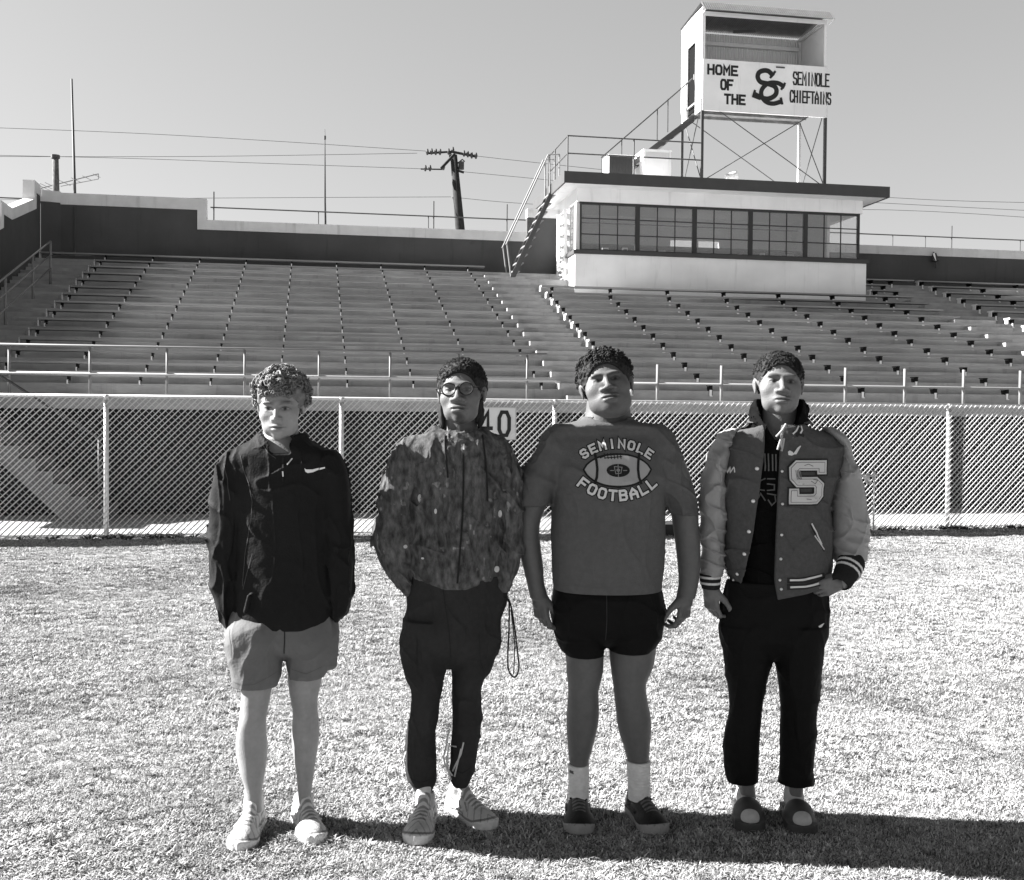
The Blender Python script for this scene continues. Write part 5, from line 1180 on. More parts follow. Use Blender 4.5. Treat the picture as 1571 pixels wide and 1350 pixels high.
def hair2():
    F = Field((fr2.c[0] - .15, fr2.c[0] + .15), (fr2.c[1] - .18, fr2.c[1] + .18), [(fr2.c[2] - .1, fr2.c[2] + .2, .003)], .003)
    F.ell((0, -.022, .036), (.0895, .104, .098), .01, fr=fr2, disp=lambda x, y, z: .004 * ridge(x * 60, y * 60, z * 60) + .003 * vnoise(x * 110, y * 110, z * 110))
    F.ell((0, .115, -.012), (.082, .10, .085), .006, fr=fr2, mode='s'); F.ell((0, -.0, -.115), (.12, .16, .10), .01, fr=fr2, mode='s'); 
    for sx in (-1, 1): F.ell((sx * .092, -.004, -.012), (.03, .028, .036), .006, fr=fr2, mode='s')
    P, Q = F.mesh(1); base = mk('hair', (P, Q), m_hair, p2); fuzz(base, p2, fr2, (0, -.022, .036), (.0900, .105, .099), 1500, m_hair, seed=3, front=-1, cuts=(((0, .115, -.012), (.082, .10, .085)), ((0, 0, -.115), (.12, .16, .10))))
    q = MB(); r = random.Random(8); b = Vector(p2.location)
    for sx in (-1, 1):
        for i in range(5):
            x0 = sx * ((.072 if sx < 0 else .048) + .004 * (i % 3)); f0 = -.035 - .014 * i; pts = []; L_ = r.uniform(.125, .155) if sx < 0 else r.uniform(.11, .14)
            for k in range(9):
                t = k / 8; pts.append(Vector(fr2.w((x0 + sx * (.008 * math.sin(t * 3) + .001 * i * t), f0 + .012 * t, .012 - L_ * t))) - b)
            rs = [.0092 + .0026 * math.sin(k * 2.4 + i) for k in range(9)]; rs[-1] = .003; q.tube(pts, rs, 7)
    q.build('lock', m_hair, base, smooth=True, recalc=False)
hair2()
def glasses2():
    q = MB(); b = Vector(p2.location)
    def ring(cx):
        pts = [Vector(fr2.w((cx + .0245 * math.cos(a), .096, .001 + .0225 * math.sin(a)))) - b for a in np.linspace(0, 2 * math.pi, 25)]
        q.tube(pts, .0027, 6, caps=False)
    ring(-.031); ring(.031)
    q.tube([Vector(fr2.w((x, .0975, .006 + .004 * (1 - abs(x) / .008)))) - b for x in (-.008, 0, .008)], .0026, 6)
    for sx in (-1, 1): q.tube([Vector(fr2.w((sx * .055, .094, .006))) - b, Vector(fr2.w((sx * .078, .085, .006))) - b, Vector(fr2.w((sx * .084, 0, .004))) - b], .0024, 6)
    g = q.build('glasses', m_printd, p2, smooth=True, recalc=False)
    q = MB()
    for cx in (-.031, .031):
        c = Vector(fr2.w((cx, .096, .001))) - b; ring_ = [Vector(fr2.w((cx + .0235 * math.cos(a), .0955, .001 + .0215 * math.sin(a)))) - b for a in np.linspace(0, 2 * math.pi, 21)[:-1]]
        n = len(q.v); q.v += [tuple(v) for v in ring_]; q.f.append(tuple(range(n, n + 20)))
    q.build('lens', m_lens, g, recalc=False)
glasses2()
# lanyard hanging from the pocket
b0_ = W(777, 918, 4.38); lan = thing('lanyard', b0_, 'thin dark lanyard loop hanging from the pocket of the man in glasses', 'lanyard', world_frame=True)
q = MB(); q.tube([W(x, y, 4.36) - b0_ for x, y in curve_pts([(774, 916), (779, 918), (784, 930), (789, 960), (794, 1000), (796, 1026), (790, 1039), (781, 1030), (779, 1010), (781, 960), (781, 925), (777, 918)], 5)], .0032, 6); q.build('strap', m_printd, lan, smooth=True)
q = MB(); q.tube([W(784, 935, 4.355) - b0_, W(790, 990, 4.355) - b0_, W(788, 1034, 4.355) - b0_], .0024, 5); q.build('strap', m_printd, lan, smooth=True)
# ================================================================== 3: heavy-set man in the printed T-shirt
Y3 = 4.47
p3 = person_root(.4, Y3, 'heavy-set young man in a printed football T-shirt and black shorts, arms hanging')
fr3 = Frame((W(929, 586, Y3 - .04).x + .004, Y3 - .04, W(929, 586, Y3 - .12).z - .013), yaw=-2, pitch=15, roll=-11, sc_=1.10)
FT3 = [(W(887, 1205, 4.47).x, 4.49, -.02), (W(981, 1205, 4.47).x, 4.49, .24)]
leg3L = [(960, 850, 928, .12), (1000, 866, 927, .105), (1033, 869.5, 924.5, .095), (1060, 871.5, 918.5, .085), (1083, 870, 919, .08, .008), (1105, 869, 918, .078, -.004), (1125, 869.5, 914.5, .078, -.014), (1147, 871, 908.5, .07, -.014), (1170, 873, 902, .056, -.006), (1200, 874, 901, .046), (1225, 874, 901, .044)]
leg3R = [(960, 936, 1012, .12), (1000, 934, 1006, .105), (1020, 936, 1002, .1), (1050, 940, 990.5, .088), (1075, 943, 993, .08, .008), (1100, 946, 998, .08, -.002), (1120, 949, 998.5, .078, -.014), (1147, 957, 997, .07, -.014), (1170, 963, 995, .056, -.006), (1200, 966, 995, .046), (1225, 966, 995, .044)]
def body3():
    F = Field((-.05, .86), (Y3 - .34, Y3 + .26), [(-.04, .12, .004), (.12, .66, .006), (.66, .90, .003), (.90, 1.42, .006), (1.42, 1.90, .0028)], .0033)
    F.tube(rows([(662, 900, 962, .07, -.04), (700, 856, 1010, .11, -.01), (770, 860, 1008), (850, 858, 1005), (920, 858, 1008), (950, 870, 996, .12), (970, 890, 975, .08), (985, 910, 955, .03)], Y3, .14), .03)
    F.tube(rows([(612, 901, 964, .068, -.035), (635, 898, 968, .075, -.032), (660, 892, 974, .08, -.02)], Y3, .08), .025)
    F.ell(fr3.w((0, .03, -.085)), (.075, .065, .05), .03)
    F.tube(rows(leg3L, Y3, .08), .02, disp=limb_disp); F.tube(rows(leg3R, Y3, .08), .02, disp=limb_disp)
    F.tube(rows([(668, 848, 868, .03), (700, 820, 858, .07), (740, 798, 850, .075), (775, 791.5, 838, .072), (802, 792, 829, .068), (836, 795, 829.5, .062, .005), (870, 802, 833, .054, .012), (895, 808, 835.5, .045, .02), (917, 813, 841, .037, .028)], Y3, .06), .02, disp=limb_disp)
    F.tube(rows([(668, 1000, 1020, .03), (700, 1010, 1045, .07), (740, 1014, 1062, .075), (775, 1028, 1070, .072), (802, 1032, 1071.5, .068), (836, 1036.5, 1073.5, .062, .005), (870, 1040.5, 1073.5, .054, .012), (895, 1041.5, 1071, .045, .02), (917, 1038, 1066.5, .037, .028)], Y3, .06), .02, disp=limb_disp)
    wl_ = W(827, 912, Y3 - .03); wr_ = W(1052, 912, Y3 - .03)
    hand(F, wl_, (.13, -.08, -1), (.75, .62, 0), (.62, -.75, .05), (.45, .75, .55), 1.06, .05, (.5, .8))
    hand(F, wr_, (-.10, -.08, -1), (-.80, .5, 0), (-.62, -.75, 0), (.55, .8, .6), 1.06, .07, (1.0, 1.0))
    feet(F, *FT3[0], 1.1); feet(F, *FT3[1], 1.1); pr = dict(w=1.25, jaw=1.02, nose=1.5, lip=1.3, cheek=1.2); head(F, fr3, pr)
    P, Q = F.mesh(1); v = skin_shade(P, fr3, .092, dict(w=1.25, hair=.02, white=.08, lip=1.25, liptone=.72, hairline=.066, browa=.75, browz=-.004, beard=[(0, -.045, .02, .005, .35), (.0, -.103, .03, .014, .5)]))
    mk('body', (P, Q), m_skin, p3, v)
body3()
def shirt3():
    F = Field((-.06, .86), (Y3 - .30, Y3 + .26), [(.84, 1.64, .004)], .004)
    fd = folds(.0065, 5, 5, 5, .8, 31, .0006, zh=W(930, 905, Y3).z)
    F.tube(rows([(641, 902, 962, .07), (646, 884, 980, .095), (653, 862, 1004, .115), (663, 850, 1018, .118, -.028), (680, 846, 1022, .132, -.022), (710, 846, 1022, .152, -.010), (745, 851, 1020, .17, 0), (790, 851, 1019, .17), (830, 847, 1019, .172), (860, 847.5, 1017, .176), (885, 848, 1016, .178), (903, 849, 1015, .178)], Y3, .15), .02, 2.35, fd)
    def slv(x, y, z): return folds(.006, 9, 12, 9, .9, 36, .0006)(x, y, z)
    F.tube(rows([(650, 850, 870, .04), (660, 838, 878, .07), (676, 828, 876, .085), (695, 818, 872, .09), (715, 808, 868, .092), (735, 799, 862, .09), (755, 790, 852, .088), (768, 788, 846, .086), (775, 788, 843, .084)], Y3, .08), .02, 2, slv)
    F.tube(rows([(650, 997, 1015, .04), (660, 992, 1028, .07), (676, 996, 1036, .085), (695, 998, 1044, .09), (715, 1000, 1052, .092), (740, 1006, 1062, .09), (765, 1018, 1068.5, .088), (780, 1024, 1071, .086), (789, 1030, 1072.5, .084)], Y3, .08), .02, 2, slv)
    # sleeve openings, neck hole with a ribbed band
    F.tube(rows([(766, 796, 836, .075), (790, 794, 834, .072)], Y3, .07), .004, mode='s'); F.tube(rows([(780, 1034, 1067, .075), (800, 1034, 1069, .072)], Y3, .07), .004, mode='s')
    F.tube(rows([(639, 892, 972, .088), (646, 890, 974, .095), (656, 893, 972, .10, .01)], Y3, .09), .008)
    F.tube(rows([(610, 894, 970, .10), (636, 896, 969, .084), (646, 899, 966, .083, .015), (653, 910, 955, .078, .03)], Y3, .08), .005, mode='s')
    F.cap(W(851, 760, Y3 - .12), W(849, 860, Y3 - .1), .004, .01, .012, mode='s')
    P, Q = F.mesh(1); g = mk('tshirt', (P, Q), m_cloth, p3, noise_shade(P, .092, .05, 6))
    C = mat('print_white', .55); YG = Y3 - .17
    top = arc_text('SEMINOLE', 948, 771, 90, -34, 34.5, 12, 8.6, True); bot = arc_text('FOOTBALL', 948, 672, 88, -37, 37, 14, 10, False)
    decal(g, m_printd, rib(top, 6.6), YG, 'lettering_outline', .002); decal(g, m_printd, rib(bot, 7.0), YG, 'lettering_outline', .002); decal(g, C, rib(top, 3.4), YG, 'upper_lettering', .0035); decal(g, C, rib(bot, 3.7), YG, 'lower_lettering', .0035)
    ball = []
    n = 22
    def hy(u): return 25.5 * (1 - abs(u) ** 2.3) ** .72
    def ballp(kx, ky, cut=1.0):
        o = []
        for i in range(n):
            a, b_ = -1 + 2 * i / n, -1 + 2 * (i + 1) / n
            if abs(a + b_) / 2 > cut: continue
            o.append([(948.5 + a * 52 * kx, 721 - hy(a) * ky * .93), (948.5 + b_ * 52 * kx, 721 - hy(b_) * ky * .93), (948.5 + b_ * 52 * kx, 721 + hy(b_) * ky), (948.5 + a * 52 * kx, 721 + hy(a) * ky)])
        return o
    decal(g, m_printd, ballp(1.04, 1.06), YG, 'print_ball_edge', .0026, sub=.012); decal(g, mat('print_grey', .30), ballp(.98, .94), YG, 'print_ball', .0042, sub=.012)
    arcL = [(914, 697), (916, 708), (917, 720), (916, 732), (913, 741)]; arcR = [(983, 697), (981, 708), (980, 720), (981, 732), (984, 741)]
    decal(g, m_printd, rib([arcL, arcR], 4) + disc(949, 722, 18, 10) + rib([[(925, 744), (949, 748), (973, 744)], [(922, 703), (934, 698), (949, 697)], [(930, 703), (955, 701)]], 1.5) + rib([[(x, 696), (x + 1, 704)] for x in range(928, 958, 5)], 1.3), YG, 'print_ball_marks', .0056)
    decal(g, mat('print_grey2', .2), rib([[(943, 716), (955, 717), (953, 726), (945, 727), (943, 716)], [(949, 713), (949, 731)], [(937, 722), (942, 722)], [(957, 722), (962, 722)]], 1.2) + disc(949, 721.5, 3, 2.5, 5), YG, 'print_emblem', .0068)
    decal(g, mat('shirt_seam', .08), rib([[(898, 648), (908, 656), (925, 661), (945, 662), (960, 655), (969, 646)], [(849, 891), (880, 899), (916, 902), (960, 901), (1012, 892)]], .8), YG, 'seam', .0015)
shirt3()
def shorts3():
    F = Field((.05, .75), (Y3 - .28, Y3 + .26), [(.58, 1.0, .0045)], .0045)
    fd = folds(.005, 7, 8, 7, .3, 41)
    F.tube(rows([(890, 854, 1010, .145), (904, 851, 1014, .155), (920, 848, 1017, .162), (955, 850, 1017, .16), (972, 862, 1006, .13), (984, 885, 980, .08), (992, 910, 955, .03)], Y3, .15), .02, 2.4, fd)
    F.tube(rows([(950, 849, 932, .125), (975, 853, 930, .125), (988, 856, 929, .12), (1003, 866, 929, .115)], Y3 - .005, .12), .012, 2.1, fd); F.tube(rows([(950, 930, 1018, .125), (975, 931, 1016, .125), (985, 932, 1012, .12), (997, 935, 1003, .115)], Y3 - .005, .12), .012, 2.1, fd)
    P, Q = F.mesh(1); g = mk('shorts', (P, Q), m_nylon, p3, noise_shade(P, .006)); decal(g, mat('dark_seam', .03), rib([[(931, 910), (931, 950), (930, 985)]], 1), Y3 - .17, 'seam', .002)
shorts3()
for rw, Yq in (([(1171, 871, 903), (1185, 872, 903), (1205, 873, 903), (1225, 873, 903)], 4.47), ([(1166, 961, 997), (1185, 963, 997), (1205, 964, 997), (1225, 964, 997)], 4.47)):
    F = Field((.1, .7), (4.2, 4.7), [(-.01, .36, .003)], .0035); F.tube(rows(rw, Yq, .056, infl=.002), .01, disp=lambda x, y, z: .001 * np.sin(z * 500 + 0 * x)); P, Q = F.mesh(1)
    sh = np.full(len(P), .6); sh[(P[:, 2] > W(887, 1182, Yq).z) & (P[:, 2] < W(887, 1177, Yq).z) & (np.abs(P[:, 0] - W(876, 1180, Yq).x) < .008)] = .1; mk('sock', (P, Q), m_cloth, p3, sh)
shoe('trainer', p3, *FT3[0], m_shoe, L=.31, wd=.060, hgt=.145, cols=(.010, .25, .12)); shoe('trainer', p3, *FT3[1], m_shoe, L=.31, wd=.060, hgt=.145, cols=(.010, .25, .12))
def hair3():
    F = Field((fr3.c[0] - .17, fr3.c[0] + .17), (fr3.c[1] - .2, fr3.c[1] + .2), [(fr3.c[2] - .12, fr3.c[2] + .22, .0035)], .0035)
    F.ell((0, -.024, .036), (.099, .106, .098), .01, fr=fr3, disp=lambda x, y, z: .006 * ridge(x * 50, y * 50, z * 50) + .003 * vnoise(x * 110, y * 110, z * 110))
    F.ell((0, .112, -.018), (.085, .10, .088), .006, fr=fr3, mode='s'); F.ell((0, 0, -.12), (.13, .16, .11), .01, fr=fr3, mode='s'); 
    for sx in (-1, 1): F.ell((sx * .103, -.004, -.012), (.034, .028, .036), .006, fr=fr3, mode='s')
    P, Q = F.mesh(1); base = mk('hair', (P, Q), m_hair, p3); fuzz(base, p3, fr3, (0, -.024, .036), (.100, .107, .099), 1500, m_hair, (((0, .112, -.018), (.085, .10, .088)), ((0, 0, -.12), (.13, .16, .11))), (.003, .0055), (.0013, .002), seed=5, front=-1); q = MB(); r = random.Random(12); b = Vector(p3.location); n = 0
    while n < 560:
        d = Vector((r.gauss(0, 1), r.gauss(0, 1), r.gauss(0, 1))).normalized()
        if d.z < -.15 or (d.z < .48 and d.y > .30): continue
        if abs(d.x) > .7 and d.z < .12 and d.y > -.1: continue
        k = r.uniform(.96, 1.06); hgt = 1 + .06 * max(d.z, 0); lc = (d.x * .101 * k * hgt, -.024 + d.y * .108 * k, .036 + d.z * .102 * k * hgt); n += 1
        coil(q, Vector(fr3.w(lc)) - b, fr3.M @ np.array([d.x + r.gauss(0, .5), -d.y + r.gauss(0, .5), d.z + r.gauss(0, .5)]), r.uniform(.004, .007), r.uniform(.0022, .0032), 1.6, r.uniform(0, .012), 4, r.uniform(0, 6))
    q.build('curls', m_hair, base, smooth=True, recalc=False)
hair3()

# ================================================================== 4: man in the varsity jacket
Y4 = 4.50
p4 = person_root(1.1, Y4, 'young man in a varsity jacket with big letter S, black trousers and slides')
fr4 = Frame((W(1196, 586, Y4 - .04).x, Y4 - .03, W(1196, 586, Y4 - .12).z - .010), yaw=-5, pitch=8, roll=1, sc_=1.09)
FT4 = [(W(1145, 1220, 4.50).x, 4.51, -.12), (W(1219, 1222, 4.48).x, 4.49, -.08)]
def body4():
    F = Field((.70, 1.50), (Y4 - .34, Y4 + .22), [(-.04, .12, .004), (.12, .66, .006), (.66, .95, .003), (.95, 1.42, .006), (1.42, 1.90, .0028)], .0033)
    F.tube(rows([(672, 1172, 1220, .05, -.03), (700, 1130, 1262, .07, -.01), (770, 1130, 1262, .078), (830, 1135, 1250, .078), (870, 1148, 1238, .07), (930, 1150, 1235, .07), (965, 1155, 1225, .05), (980, 1170, 1205, .02)], Y4, .095), .03)
    F.tube(rows([(615, 1170, 1222, .053, -.035), (645, 1169, 1223, .056, -.03), (675, 1164, 1228, .06, -.015)], Y4, .055), .02)
    F.tube(rows([(950, 1125, 1175), (1050, 1128, 1165), (1150, 1130, 1155), (1225, 1136, 1158, .034)], Y4 - .01, .05), .02); F.tube(rows([(950, 1200, 1250), (1050, 1208, 1245), (1150, 1212, 1238), (1225, 1208, 1230, .034)], Y4 - .02, .05), .02)
    for a in ([(700, 1100, 1128), (790, 1085, 1108), (860, 1080, 1103, .032, .01), (905, 1079, 1102, .026, .02)], [(700, 1275, 1300), (790, 1295, 1320), (850, 1298, 1322)]): F.tube(rows(a, Y4, .035), .03)
    a, b = W(1308, 850, Y4 - .03), W(1295, 890, Y4 - .10); F.cap(a, b, .038, .028, .03)
    hand(F, W(1090, 900, Y4 - .02), (.06, -.08, -1), (.8, .5, 0), (.55, -.8, 0), (.55, .95, .6), 1.0, .05, (.9, 1.1))
    hand(F, W(1294, 890, Y4 - .10), (-1, -.10, -.42), (.0, 1, -.25), (-.25, -.15, 1), (.35, .75, .5), .96, .05, (.25, .6))
    feet(F, *FT4[0]); feet(F, *FT4[1]); pr = dict(w=1.17, jaw=.90, nose=1.3, lip=1.2, cheek=1.03); head(F, fr4, pr)
    P, Q = F.mesh(1); v = skin_shade(P, fr4, .125, dict(w=1.17, hair=.02, white=.12, lip=1.2, liptone=.78, hairline=.064, browa=.6, gaze=-.001))
    mk('body', (P, Q), m_skin, p4, v)
body4()
def zfun(pts, Y):
    zs = [W(x, y, Y).z for x, y in pts]; xs_ = [W(x, y, Y).x for x, y in pts]; o = np.argsort(zs); zs = np.array(zs)[o]; xs_ = np.array(xs_)[o]
    return lambda z: np.interp(z, zs, xs_)
def hoodie4():
    F = Field((.85, 1.42), (Y4 - .22, Y4 + .24), [(.84, 1.72, .004)], .004)
    F.tube(rows([(668, 1150, 1240, .09), (690, 1130, 1265, .098), (740, 1128, 1262, .10), (820, 1130, 1258, .10), (880, 1132, 1250, .102), (930, 1134, 1246, .104)], Y4, .1), .02, 2.3, folds(.005, 9, 10, 9, .3, 51))
    dsp = folds(.005, 20, 20, 20, .5, 52)
    F.tube(rows([(612, 1160, 1233, .085, -.045), (620, 1153, 1238, .10, -.035), (635, 1151, 1238, .11, -.025), (650, 1154, 1236, .115, -.012), (668, 1158, 1232, .11, 0), (690, 1165, 1222, .10)], Y4, .1), .015, 2.1, dsp)
    F.tube(rows([(595, 1160, 1234, .10, .02), (618, 1162, 1230, .09, .02), (640, 1166, 1226, .085, .03), (656, 1174, 1218, .08, .05), (672, 1186, 1206, .07, .075), (680, 1192, 1201, .05, .09)], Y4, .09), .006, mode='s')
    P, Q = F.mesh(1); g = mk('hoodie', (P, Q), m_cloth, p4, noise_shade(P, .006)); YG = Y4 - .12
    q = mat('hoodie_print', .10)
    decal(g, q, rib([[(1176, 697), (1176, 722)], [(1181, 697), (1181, 722)], [(1187, 698), (1187, 722)], [(1192, 698), (1192, 722)], [(1176, 735), (1170, 738), (1166, 746), (1168, 752), (1175, 753)], [(1180, 735), (1190, 735)], [(1180, 743), (1190, 744), (1190, 752), (1180, 753)], [(1164, 770), (1170, 758), (1176, 768)], [(1180, 758), (1192, 760)], [(1181, 768), (1186, 776), (1192, 770), (1191, 762)]], 2.0), YG, 'hoodie_lettering', .003)
    q = MB(); b = Vector(p4.location); st2 = mat('drawstring_grey', .30)
    for pts in ([(1206, 650), (1200, 660), (1191, 670)], [(1200, 668), (1196, 680), (1193, 690)], [(1203, 672), (1201, 684), (1199, 692)]): q.tube([W(x, y, Y4 - .145) - b for x, y in curve_pts(pts, 4)], .0045, 6)
    q.build('drawstring', st2, g, smooth=True)
hoodie4()
FL = zfun([(1175, 664), (1173, 694), (1168, 734), (1156, 820), (1143, 890), (1139, 915)], Y4 - .12); FRt = zfun([(1199, 664), (1197, 694), (1192, 769), (1189, 840), (1188, 890), (1194, 925)], Y4 - .12)
def jacket4():
    F = Field((.74, 1.52), (Y4 - .26, Y4 + .24), [(.82, 1.68, .004)], .004)
    fd = folds(.006, 7, 9, 7, .4, 61)
    rws = [(650, 1160, 1228, .09), (658, 1135, 1255, .11), (668, 1116, 1276, .12), (684, 1108, 1290, .127), (705, 1106, 1294, .13), (740, 1108, 1286, .133), (790, 1110, 1276, .135), (840, 1112, 1273, .135), (868, 1115, 1272, .133), (890, 1121, 1268, .128), (905, 1127, 1262, .124), (914, 1130, 1256, .12)]
    F.tube(rows(rws, Y4, .1), .02, 2.4, fd)
    # turned collar
    F.tube(rows([(642, 1150, 1240, .10, -.02), (650, 1146, 1246, .115, -.012), (664, 1143, 1248, .12), (676, 1150, 1244, .12)], Y4, .1), .01, 2, folds(.003, 20, 20, 20, 0, 3))
    F.tube(rows([(600, 1150, 1240, .10, 0), (640, 1150, 1240, .105), (660, 1156, 1234, .10, .0), (680, 1164, 1226, .09, 0)], Y4, .09), .006, mode='s')
    F.tube(rows([(650, 1136, 1258, .088), (700, 1125, 1276, .105), (900, 1130, 1255, .108), (940, 1125, 1262, .10)], Y4, .1), .006, mode='s')
    F.op(lambda x, y, z: np.maximum(np.maximum(FL(z) - x, x - FRt(z)), y - (Y4 - .03)), ((.9, 1.3), (Y4 - .3, Y4), (.8, 1.7)), .004, 's')
    # left hem kicks up over the hip, right hem hangs in a point
    hem = zfun([(1105, 880), (1118, 880), (1128, 905), (1140, 912), (1188, 905), (1195, 921), (1215, 915), (1241, 911), (1262, 905), (1275, 900)], Y4 - .12)
    hx = [W(x, 880, Y4 - .12).x for x in (1105, 1116, 1124, 1132, 1145, 1186, 1194, 1240, 1262, 1280)]; hz = [W(1180, y, Y4 - .12).z for y in (868, 878, 898, 911, 912, 905, 921, 911, 905, 900)]
    F.cut(lambda x, y, z: (np.interp(x, hx, hz) - z) + 0 * y, .003)
    P, Q = F.mesh(1); g = mk('varsity_jacket', (P, Q), mat('jacket_wool', 1.0, .95, .08, attr=True, var=.14, vscale=70, bump=.4, bscale=260), p4, noise_shade(P, .07, .06, 6)); YG = Y4 - .13
    W_ = mat('rib_white', .55); K = mat('rib_black', .02)
    decal(g, K, rib([[(1212, 890.5), (1235, 890), (1264, 885)]], 9) + rib([[(1212, 900.5), (1235, 900), (1260, 895)]], 9), YG, 'waistband', .003); decal(g, W_, rib([[(1213, 890), (1235, 889), (1262, 884)], [(1214, 901), (1235, 900), (1257, 896)]], 3.0), YG, 'waistband_stripe', .005)
    decal(g, W_, rib([[(1118, 866), (1123, 882), (1128, 895)][:3]], 1.6), YG, 'waistband_stripe', .005)
    # chenille letter
    Sp = [(1262, 720), (1262, 714), (1224, 714), (1218, 720), (1218, 733), (1224, 739.5), (1251, 739.5), (1257, 745), (1257, 759), (1251, 765.5), (1217, 765.5), (1217, 757)]
    decal(g, K, rib([Sp], 20.5), YG, 'letter_backing', .004); decal(g, mat('chenille_white', .62, .98, .05, bump=.8, bscale=400), rib([Sp], 15.5), YG, 'chenille_letter', .009)
    decal(g, mat('letter_edge', .12), rib([[(1262, 720), (1262, 714), (1224, 714), (1218, 720), (1218, 733), (1224, 739.5), (1251, 739.5), (1257, 745), (1257, 759), (1251, 765.5), (1217, 765.5), (1217, 757)]], 10.2), YG, 'letter_line', .0100)
    decal(g, mat('chenille_white', .62), rib([Sp], 8.6), YG, 'chenille_letter', .0112)
    decal(g, mat('letter_pin', .16), rib([[(1220 + i * 2.2, 722), (1222 + i * 2.2, 735)] for i in range(4)] + [[(1234, 714), (1240, 712), (1247, 715)], [(1244, 738), (1250, 742), (1254, 737), (1247, 735)], [(1236, 765), (1243, 766)]], 1.1), YG, 'letter_pin', .0125)
    decal(g, W_, [[(1209, 693), (1212, 691), (1215, 699), (1210, 698)], [(1212, 691), (1216, 693), (1219, 697), (1215, 699)], [(1215, 699), (1219, 697), (1228, 684), (1224, 687)], [(1219, 697), (1222, 697), (1230, 684), (1228, 684)]], YG, 'wing_emblem', .004)
    decal(g, W_, rib([curve_pts([(1105, 712), (1106, 722), (1110, 726), (1114, 719), (1116, 726), (1120, 720), (1121, 726), (1125, 718), (1125, 726), (1130, 718), (1131, 725)], 3)], 1.6), YG, 'script_name', .004)
    decal(g, W_, rib([[(1231, 649), (1223, 661), (1218, 665)], [(1232, 651), (1233, 660), (1230, 664)]], 2.4), YG, 'collar_stripe', .004); decal(g, K, rib([[(1232, 646), (1226, 662), (1224, 668)], [(1220, 663), (1233, 668)]], 4.5), YG, 'collar_band', .002)
    decal(g, W_, rib([[(1246, 804), (1252, 815), (1262, 835)], [(1250, 822), (1258, 832), (1266, 843)]], 2.2), YG, 'pocket_welt', .004); decal(g, K, rib([[(1244, 806), (1252, 822), (1266, 846)]], 2), YG, 'pocket_edge', .0025)
    q = MB(); b = Vector(p4.location); bv = BVHTree.FromPolygons([tuple(v.co) for v in g.data.vertices], [tuple(p.vertices) for p in g.data.polygons])
    for x_, y_, r_ in ((1162.5, 719, .0085), (1156.5, 769, .0085), (1150.5, 816, .0085), (1144.5, 851, .0085), (1136.5, 884, .0075), (1133.5, 896, .007), (1200, 723, .006), (1200, 773, .006), (1198, 820, .006), (1197, 857, .006), (1196.5, 890, .006), (1199, 904, .006)):
        w = W(x_, y_, YG); h = bv.ray_cast(Vector((w.x - b.x, -1, w.z)), Vector((0, 1, 0)))
        if h[0]: c = h[0]; q.tube([c + Vector((0, .003, 0)), c - Vector((0, .003, 0)), c - Vector((0, .005, 0))], [r_, r_, r_ * .6], 10)
    q.build('snap_button', m_metal, g, smooth=True)
    # leather sleeves
    fs_ = folds(.0062, 9, 15, 9, .35, 71, .0006)
    F = Field((.72, 1.02), (Y4 - .2, Y4 + .2), [(.86, 1.64, .004)], .004)
    F.tube(rows([(657, 1122, 1135, .04), (664, 1108, 1132, .07), (676, 1098, 1124, .085), (694, 1090, 1118, .09), (721, 1081, 1114, .09), (748, 1075, 1113, .088), (776, 1072.5, 1113, .085), (803, 1073.5, 1113, .08), (837, 1075, 1112, .072), (862, 1074, 1110, .066, .01), (876, 1074, 1107, .056, .015), (884, 1076, 1105, .05, .02)], Y4, .08), .015, 2, fs_)
    P, Q = F.mesh(1); s1 = mk('sleeve', (P, Q), m_leather, p4, noise_shade(P, .22, .05, 8))
    F = Field((.72, 1.02), (Y4 - .2, Y4 + .2), [(.80, 1.0, .003)], .003)
    F.tube(rows([(880, 1073, 1106, .05, .018), (892, 1074, 1105.5, .05, .02), (903, 1077, 1104, .046, .022)], Y4, .05), .01, disp=lambda x, y, z: .0012 * np.sin((x + y) * 900) + 0 * z)
    F.tube(rows([(896, 1080, 1101, .036, .022), (910, 1080, 1101, .036, .022)], Y4, .05), .003, mode='s')
    P, Q = F.mesh(1); zz = [W(1090, y, Y4 - .06).z for y in (885.5, 889, 894, 897.5)]; sh = np.full(len(P), .02); sh[((P[:, 2] < zz[0]) & (P[:, 2] > zz[1])) | ((P[:, 2] < zz[2]) & (P[:, 2] > zz[3]))] = .55; mk('cuff', (P, Q), m_cloth, p4, sh)
    F = Field((1.22, 1.54), (Y4 - .24, Y4 + .2), [(.88, 1.64, .004)], .004)
    F.tube(rows([(655, 1262, 1276, .04), (664, 1266, 1290, .07), (678, 1278, 1300, .085), (700, 1281, 1310, .092), (722, 1280, 1317, .092), (745, 1277, 1324, .09), (775, 1274, 1329, .086), (800, 1272, 1333, .084), (825, 1273, 1333, .08), (845, 1276, 1330, .074, .01), (860, 1280, 1327, .064, .02)], Y4, .08), .015, 2, fs_)
    F.cap(W(1306, 835, Y4 - .03), W(1303, 872, Y4 - .075), .062, .047, .02, 1, disp=fs_)
    F.cap(W(1300, 880, Y4 - .09), W(1296, 890, Y4 - .10), .045, .036, .02)
    P, Q = F.mesh(1); mk('sleeve', (P, Q), m_leather, p4, noise_shade(P, .22, .05, 8))
    A, B_ = np.array(W(1305, 866, Y4 - .075)), np.array(W(1293, 889, Y4 - .115)); d = (B_ - A) / np.linalg.norm(B_ - A)
    F = Field((1.25, 1.5), (Y4 - .24, Y4 + .1), [(.84, 1.06, .003)], .003); F.cap(A, B_, .056, .044, .005, disp=lambda x, y, z: .0012 * np.sin((x * .5 + y + z) * 900)); F.cap(B_, B_ + d * .05, .032, .03, .003, mode='s')
